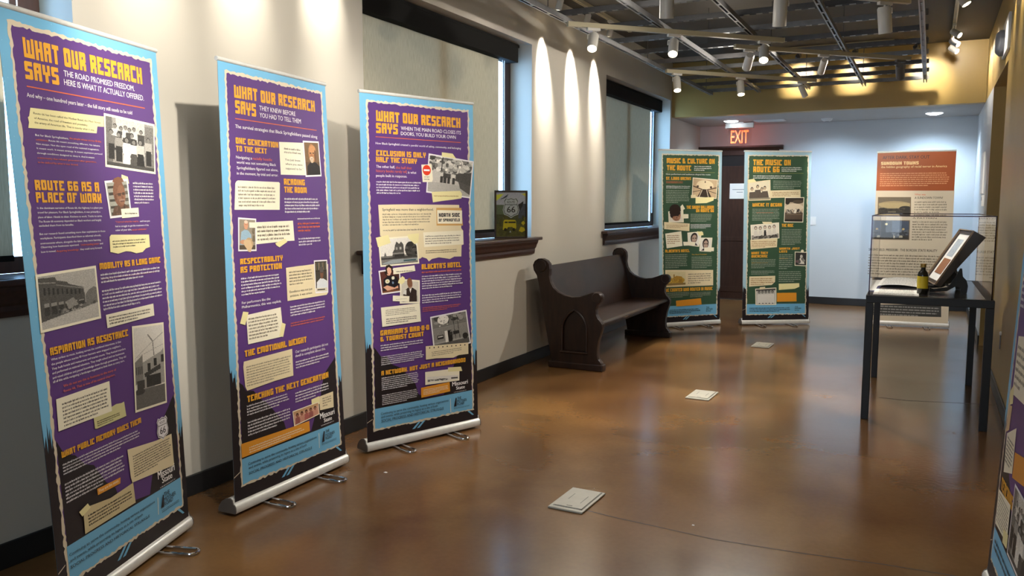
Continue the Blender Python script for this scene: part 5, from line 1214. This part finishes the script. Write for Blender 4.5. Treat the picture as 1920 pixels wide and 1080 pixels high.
t = thing('door_pull', 'small white pull hanging on the gold wall behind the table', 'pull', (XR, 6.955, 0.45))
b = MB(); b.lathe([(0, 0), (0.014, 0), (0.016, 0.008), (0.010, 0.014), (0, 0.015)], (0, 0, 0.058), (-1, 0, 0), 14); b.build('knob', M['white'], t, smooth=True)
b = MB(); b.tube([(-0.006, 0, 0.05), (-0.006, 0, -0.06)], 0.004, 8); b.build('stem', M['grey'], t, smooth=True)
for x, y, s_, lab in ((2.337, 3.561, .006, 'tiny white scrap on the open floor at the bottom of the view'), (0.66, 3.52, .010, 'tiny white scrap on the floor by the foot of the banner at the wide window')):
    b = MB(); b.prism([(-s_, -s_ * .6), (s_ * .8, -s_ * .7), (s_, s_ * .5), (-s_ * .6, s_ * .8)], (x, y, 0.0004), (1, 0, 0), (0, 1, 0), (0, 0, 0.0012)); tag(b.build('paper_scrap', M['paper']), lab, 'scrap')
# ------------------------------------------------------------------ hung lighting grid
ZG = 2.887
g = thing('ceiling_grid', 'hung steel strut grid under the dark ceiling carrying the track lights', 'ceiling grid', (0, 0, ZG))
XS = [0.585, 1.20, 1.80, 2.44, 3.10]; YE = 10.94; pitch = 0.61
for i, x in enumerate(XS):
    b = MB(); w = 0.020; h = 0.040; y0 = 2.0
    # open channel: two flanges and a web
    b.box((x - w, y0, 0.0), (x - w + 0.004, YE, h)); b.box((x + w - 0.004, y0, 0.0), (x + w, YE, h)); b.box((x - w + 0.004, y0, h - 0.004), (x + w - 0.004, YE, h)); b.box((x - w + 0.004, y0, 0), (x - w + 0.011, YE, 0.004)); b.box((x + w - 0.011, y0, 0), (x + w - 0.004, YE, 0.004))
    k = 0
    y = y0 + 0.15
    while y < YE - 0.1: b.box((x - w + 0.011, y, 0.0), (x + w - 0.011, y + 0.045, 0.003)); y += 0.30
    b.build('main_beam', M['strut'], g)
k = 0
while YE - k * pitch > 2.2:
    y = YE - k * pitch; b = MB(); w = 0.020; z0 = 0.041
    b.box((XS[0] - 0.05, y - w, z0), (XS[-1] + 0.04, y - w + 0.004, z0 + 0.041)); b.box((XS[0] - 0.05, y + w - 0.004, z0), (XS[-1] + 0.04, y + w, z0 + 0.041)); b.box((XS[0] - 0.05, y - w + 0.004, z0 + 0.037), (XS[-1] + 0.04, y + w - 0.004, z0 + 0.041))
    for q in range(26): b.box((XS[0] + 0.02 + q * 0.096, y - w + 0.004, z0), (XS[0] + 0.065 + q * 0.096, y + w - 0.004, z0 + 0.003))
    c = b.build('cross_strut', M['strut_dark'] if k % 3 else M['strut'], g)
    b = MB(); b.lathe([(0, 0), (0.009, 0), (0.009, 0.008), (0.005, 0.012), (0.005, 0.03), (0, 0.03)], (XS[0] - 0.03, y, z0 + 0.001), (0, 0, -1), 8); b.build('end_bolt', M['bolt'], c, smooth=True)
    k += 1
for x in (XS[0], XS[1], XS[2], XS[3], XS[4]):
    for y in (YE - 0.3, YE - 2.44 - 0.3, YE - 4.88 - 0.3):
        b = MB(); b.tube([(x, y, 0.04), (x, y, ZC - ZG)], 0.004, 6); b.build('hanger_rod', M['strut_dark'], g, smooth=True)

# ------------------------------------------------------------------ lighting tracks, diagonal under the grid
ZT = 2.868
def track(x0, y0, x1, y1, label, z=ZT):
    L_ = math.hypot(x1 - x0, y1 - y0); t = thing('lighting_track', label, 'lighting track', (x0, y0, z), math.atan2(y1 - y0, x1 - x0), group='track bars')
    b = MB(); b.box((0, -0.018, -0.018), (L_, -0.004, 0.018)); b.box((0, 0.004, -0.018), (L_, 0.018, 0.018)); b.box((0, -0.004, -0.004), (L_, 0.004, 0.018)); b.build('rail', M['track'], t)
    for a, c in ((-0.012, 0.0), (L_, L_ + 0.012)):
        b = MB(); b.box((a, -0.02, -0.02), (c, 0.02, 0.02)); b.build('end_feed', M['track'], t, bevel=0.003)
track(0.62, 6.08, 2.02, 7.50, 'long white diagonal track above the pew, carrying three lit heads')
track(1.60, 7.60, 2.97, 8.97, 'white diagonal track in the middle of the grid with three heads')
track(0.66, 8.64, 1.98, 10.05, 'far white diagonal track in front of the gold bulkhead')
track(1.45, 5.02, 3.02, 6.48, 'white diagonal track nearest the viewer, at the top of the view')
track(0.20, 6.30, 0.20, 8.75, 'white track along the window wall washing it with light', z=3.352)
track(3.36, 7.6, 3.36, 10.99, 'white track on the dark ceiling beside the gold wall', z=3.345)
track(1.3, 10.62, 2.75, 10.62, 'short white track above the grid lighting the gold bulkhead', z=3.345)

NH = [0]
def head(label, top, aim, on=True, energy=180, size=46, r=0.040, L_=0.165, m='head', rail_dir=0.785, soft=0.03, blend=0.4, color=WARM, power=True):
    x, y, z = top; t = thing('track_light', label, 'track light', top, 0, group='track light heads')
    b = MB(); ca, sa = math.cos(rail_dir), math.sin(rail_dir)
    b.prism([(-0.055, 0), (0.055, 0), (0.055, -0.022), (-0.055, -0.022)], Vector((0, 0, 0)) - Vector((-sa, ca, 0)) * 0.016, (ca, sa, 0), (0, 0, 1), Vector((-sa, ca, 0)) * 0.032); b.build('adapter', M[m], t, bevel=0.003)
    d = (Vector(aim) - Vector(top)).normalized(); c0 = Vector((0, 0, -0.085)) - d * (L_ * 0.30)
    b = MB(); b.tube([(0, 0, -0.02), (0, 0, -0.075)], 0.008, 8); side = d.cross(Vector((0, 0, 1))); side = side.normalized() if side.length > 1e-3 else Vector((1, 0, 0))
    b.tube([Vector((0, 0, -0.045)) + side * 0.0, Vector((0, 0, -0.05)) + side * (r + 0.006), Vector((0, 0, -0.085)) + side * (r + 0.006)], 0.005, 6); b.build('yoke', M[m], t, smooth=True)
    b = MB(); b.lathe([(0, 0), (r * .82, 0), (r, 0.012), (r, L_), (r * .90, L_), (r * .86, L_ - 0.012), (0, L_ - 0.012)], c0, d, 22); b.build('lamp_body', M[m], t, smooth=True)
    b = MB(); b.lathe([(0, L_ - 0.011), (r * .88, L_ - 0.011), (r * .88, L_ - 0.003), (r * .5, L_ + 0.001), (0, L_ + 0.002)], c0, d, 22); b.build('lens', M['lens_on'] if on else M['lens_off'], t)
    if power:
        p = Vector(top) + c0 + d * (L_ + 0.012); lamp('SPOT', 'track_spot', p, energy, color, aim=p + d, spot_size=R(size), spot_blend=blend, shadow_soft_size=soft)
ZH = ZT - 0.018
head('lit track light closest to the window wall, over the near pew end', (0.77, 6.23, ZH), (1.25, 4.2, 0.3), energy=120)
head('lit track light second along the diagonal track above the pew', (1.275, 6.745, ZH), (1.75, 4.6, 0.2), energy=115, size=60)
head('lit track light third along the diagonal track, beside a dim head', (1.89, 7.37, ZH), (2.25, 5.2, 0.2), energy=125, size=60)
head('lit track light at the window end of the far track', (0.745, 8.73, ZH), (1.3, 7.5, 0.2), energy=170)
head('lit track light hanging lowest in front of the gold bulkhead', (1.295, 9.32, ZH), (1.74, 8.25, 0.0), energy=190)
head('large grey track light at the top of the view, above the pew head', (1.668, 5.222, ZH), (1.45, 5.9, 0.0), on=False, energy=90, r=0.045, L_=0.18)
head('large grey track light second along the nearest track', (2.275, 5.787, ZH), (2.05, 6.6, 0.0), on=False, energy=90, r=0.045, L_=0.18)
head('large grey track light on the nearest track end, half lit gold', (2.88, 6.35, ZH), (3.06, 6.8, 0.85), on=False, energy=130, r=0.045, L_=0.18)
head('dim track light pointing at the green banners, beside the third lit head', (1.70, 7.70, ZH), (0.95, 9.5, 1.45), on=False, energy=125, size=54)
head('slim white track light mid-grid, tilted to the far banners', (2.27, 8.27, ZH), (1.62, 10.1, 1.5), on=False, energy=110, size=56, r=0.032)
head('dark track light at the outer end of the middle track', (2.90, 8.90, ZH), (2.95, 10.75, 1.5), on=False, energy=110, m='head_dark', size=62)
head('small white track light below the bulkhead end of the far track', (1.86, 9.92, ZH), (2.5, 10.7, 1.3), on=False, energy=100, size=50, r=0.032, L_=0.14)
# wall washers
for k, (yy, lab) in enumerate(((6.86, 'wall-washing track light beside the wide window'), (7.52, 'wall-washing track light midway between the two windows'), (8.15, 'wall-washing track light beside the far window'))):
    head(lab, (0.20, yy, 3.334), (0.0, yy + 0.07, 2.78), on=True, energy=420, size=37, r=0.03, L_=0.10, rail_dir=math.pi / 2, blend=1.0, soft=0.02)
for yy in (2.55, 3.15, 3.80):
    lamp('SPOT', 'unseen_spot_light', (0.22, yy, 3.24), 170, WARM, aim=(0.0, yy + 0.05, 2.78), spot_size=R(42), spot_blend=1.0, shadow_soft_size=0.02)
# bulkhead and gold wall spots
head('small dark track light making the left bright pool on the bulkhead', (1.70, 10.62, 3.327), (1.66, 11.13, 3.12), on=True, energy=55, size=60, blend=0.8, r=0.03, L_=0.10, m='head_dark', rail_dir=0)
head('small dark track light making the middle bright pool on the bulkhead', (2.34, 10.62, 3.327), (2.32, 11.13, 3.12), on=True, energy=55, size=60, blend=0.8, r=0.03, L_=0.10, m='head_dark', rail_dir=0)
head('track light behind the grid corner making the right bright pool', (2.99, 10.62, 3.327), (3.13, 11.13, 3.06), on=True, energy=52, size=62, blend=0.8, r=0.03, L_=0.10, m='head_dark', rail_dir=0)
head('upper lit spotlight of the three beside the gold wall', (3.36, 9.85, 3.327), (3.74, 9.60, 3.02), on=True, energy=40, size=70, r=0.032, L_=0.11, rail_dir=math.pi / 2, blend=0.7)
head('middle lit spotlight of the three beside the gold wall', (3.36, 10.40, 3.327), (3.74, 10.15, 3.02), on=True, energy=40, size=70, r=0.032, L_=0.11, rail_dir=math.pi / 2, blend=0.7)
head('lowest lit spotlight of the three beside the gold wall', (3.36, 10.85, 3.327), (3.74, 10.60, 3.02), on=True, energy=40, size=70, r=0.032, L_=0.11, rail_dir=math.pi / 2, blend=0.7)
head('lit spotlight on the dark ceiling at the top edge, near the gold wall', (3.36, 8.10, 3.327), (3.74, 8.0, 2.7), on=True, energy=26, size=60, rail_dir=math.pi / 2)
for yy in (7.5, 6.9, 6.3, 5.0, 3.9):
    lamp('SPOT', 'unseen_spot_light', (3.60, yy, 3.22), 26, (1.0, 0.90, 0.66), aim=(3.735, yy + 0.05, 2.75), spot_size=R(44), spot_blend=0.8, shadow_soft_size=0.03)
lamp('SPOT', 'unseen_spot_light', (3.43, 10.30, 3.30), 26, WARM, aim=(3.58, 11.13, 3.02), spot_size=R(85), spot_blend=0.9, shadow_soft_size=0.05)
lamp('POINT', 'side_hall_light', (4.9, 8.9, 2.4), 3.5, (1.0, 0.86, 0.55), shadow_soft_size=0.1)
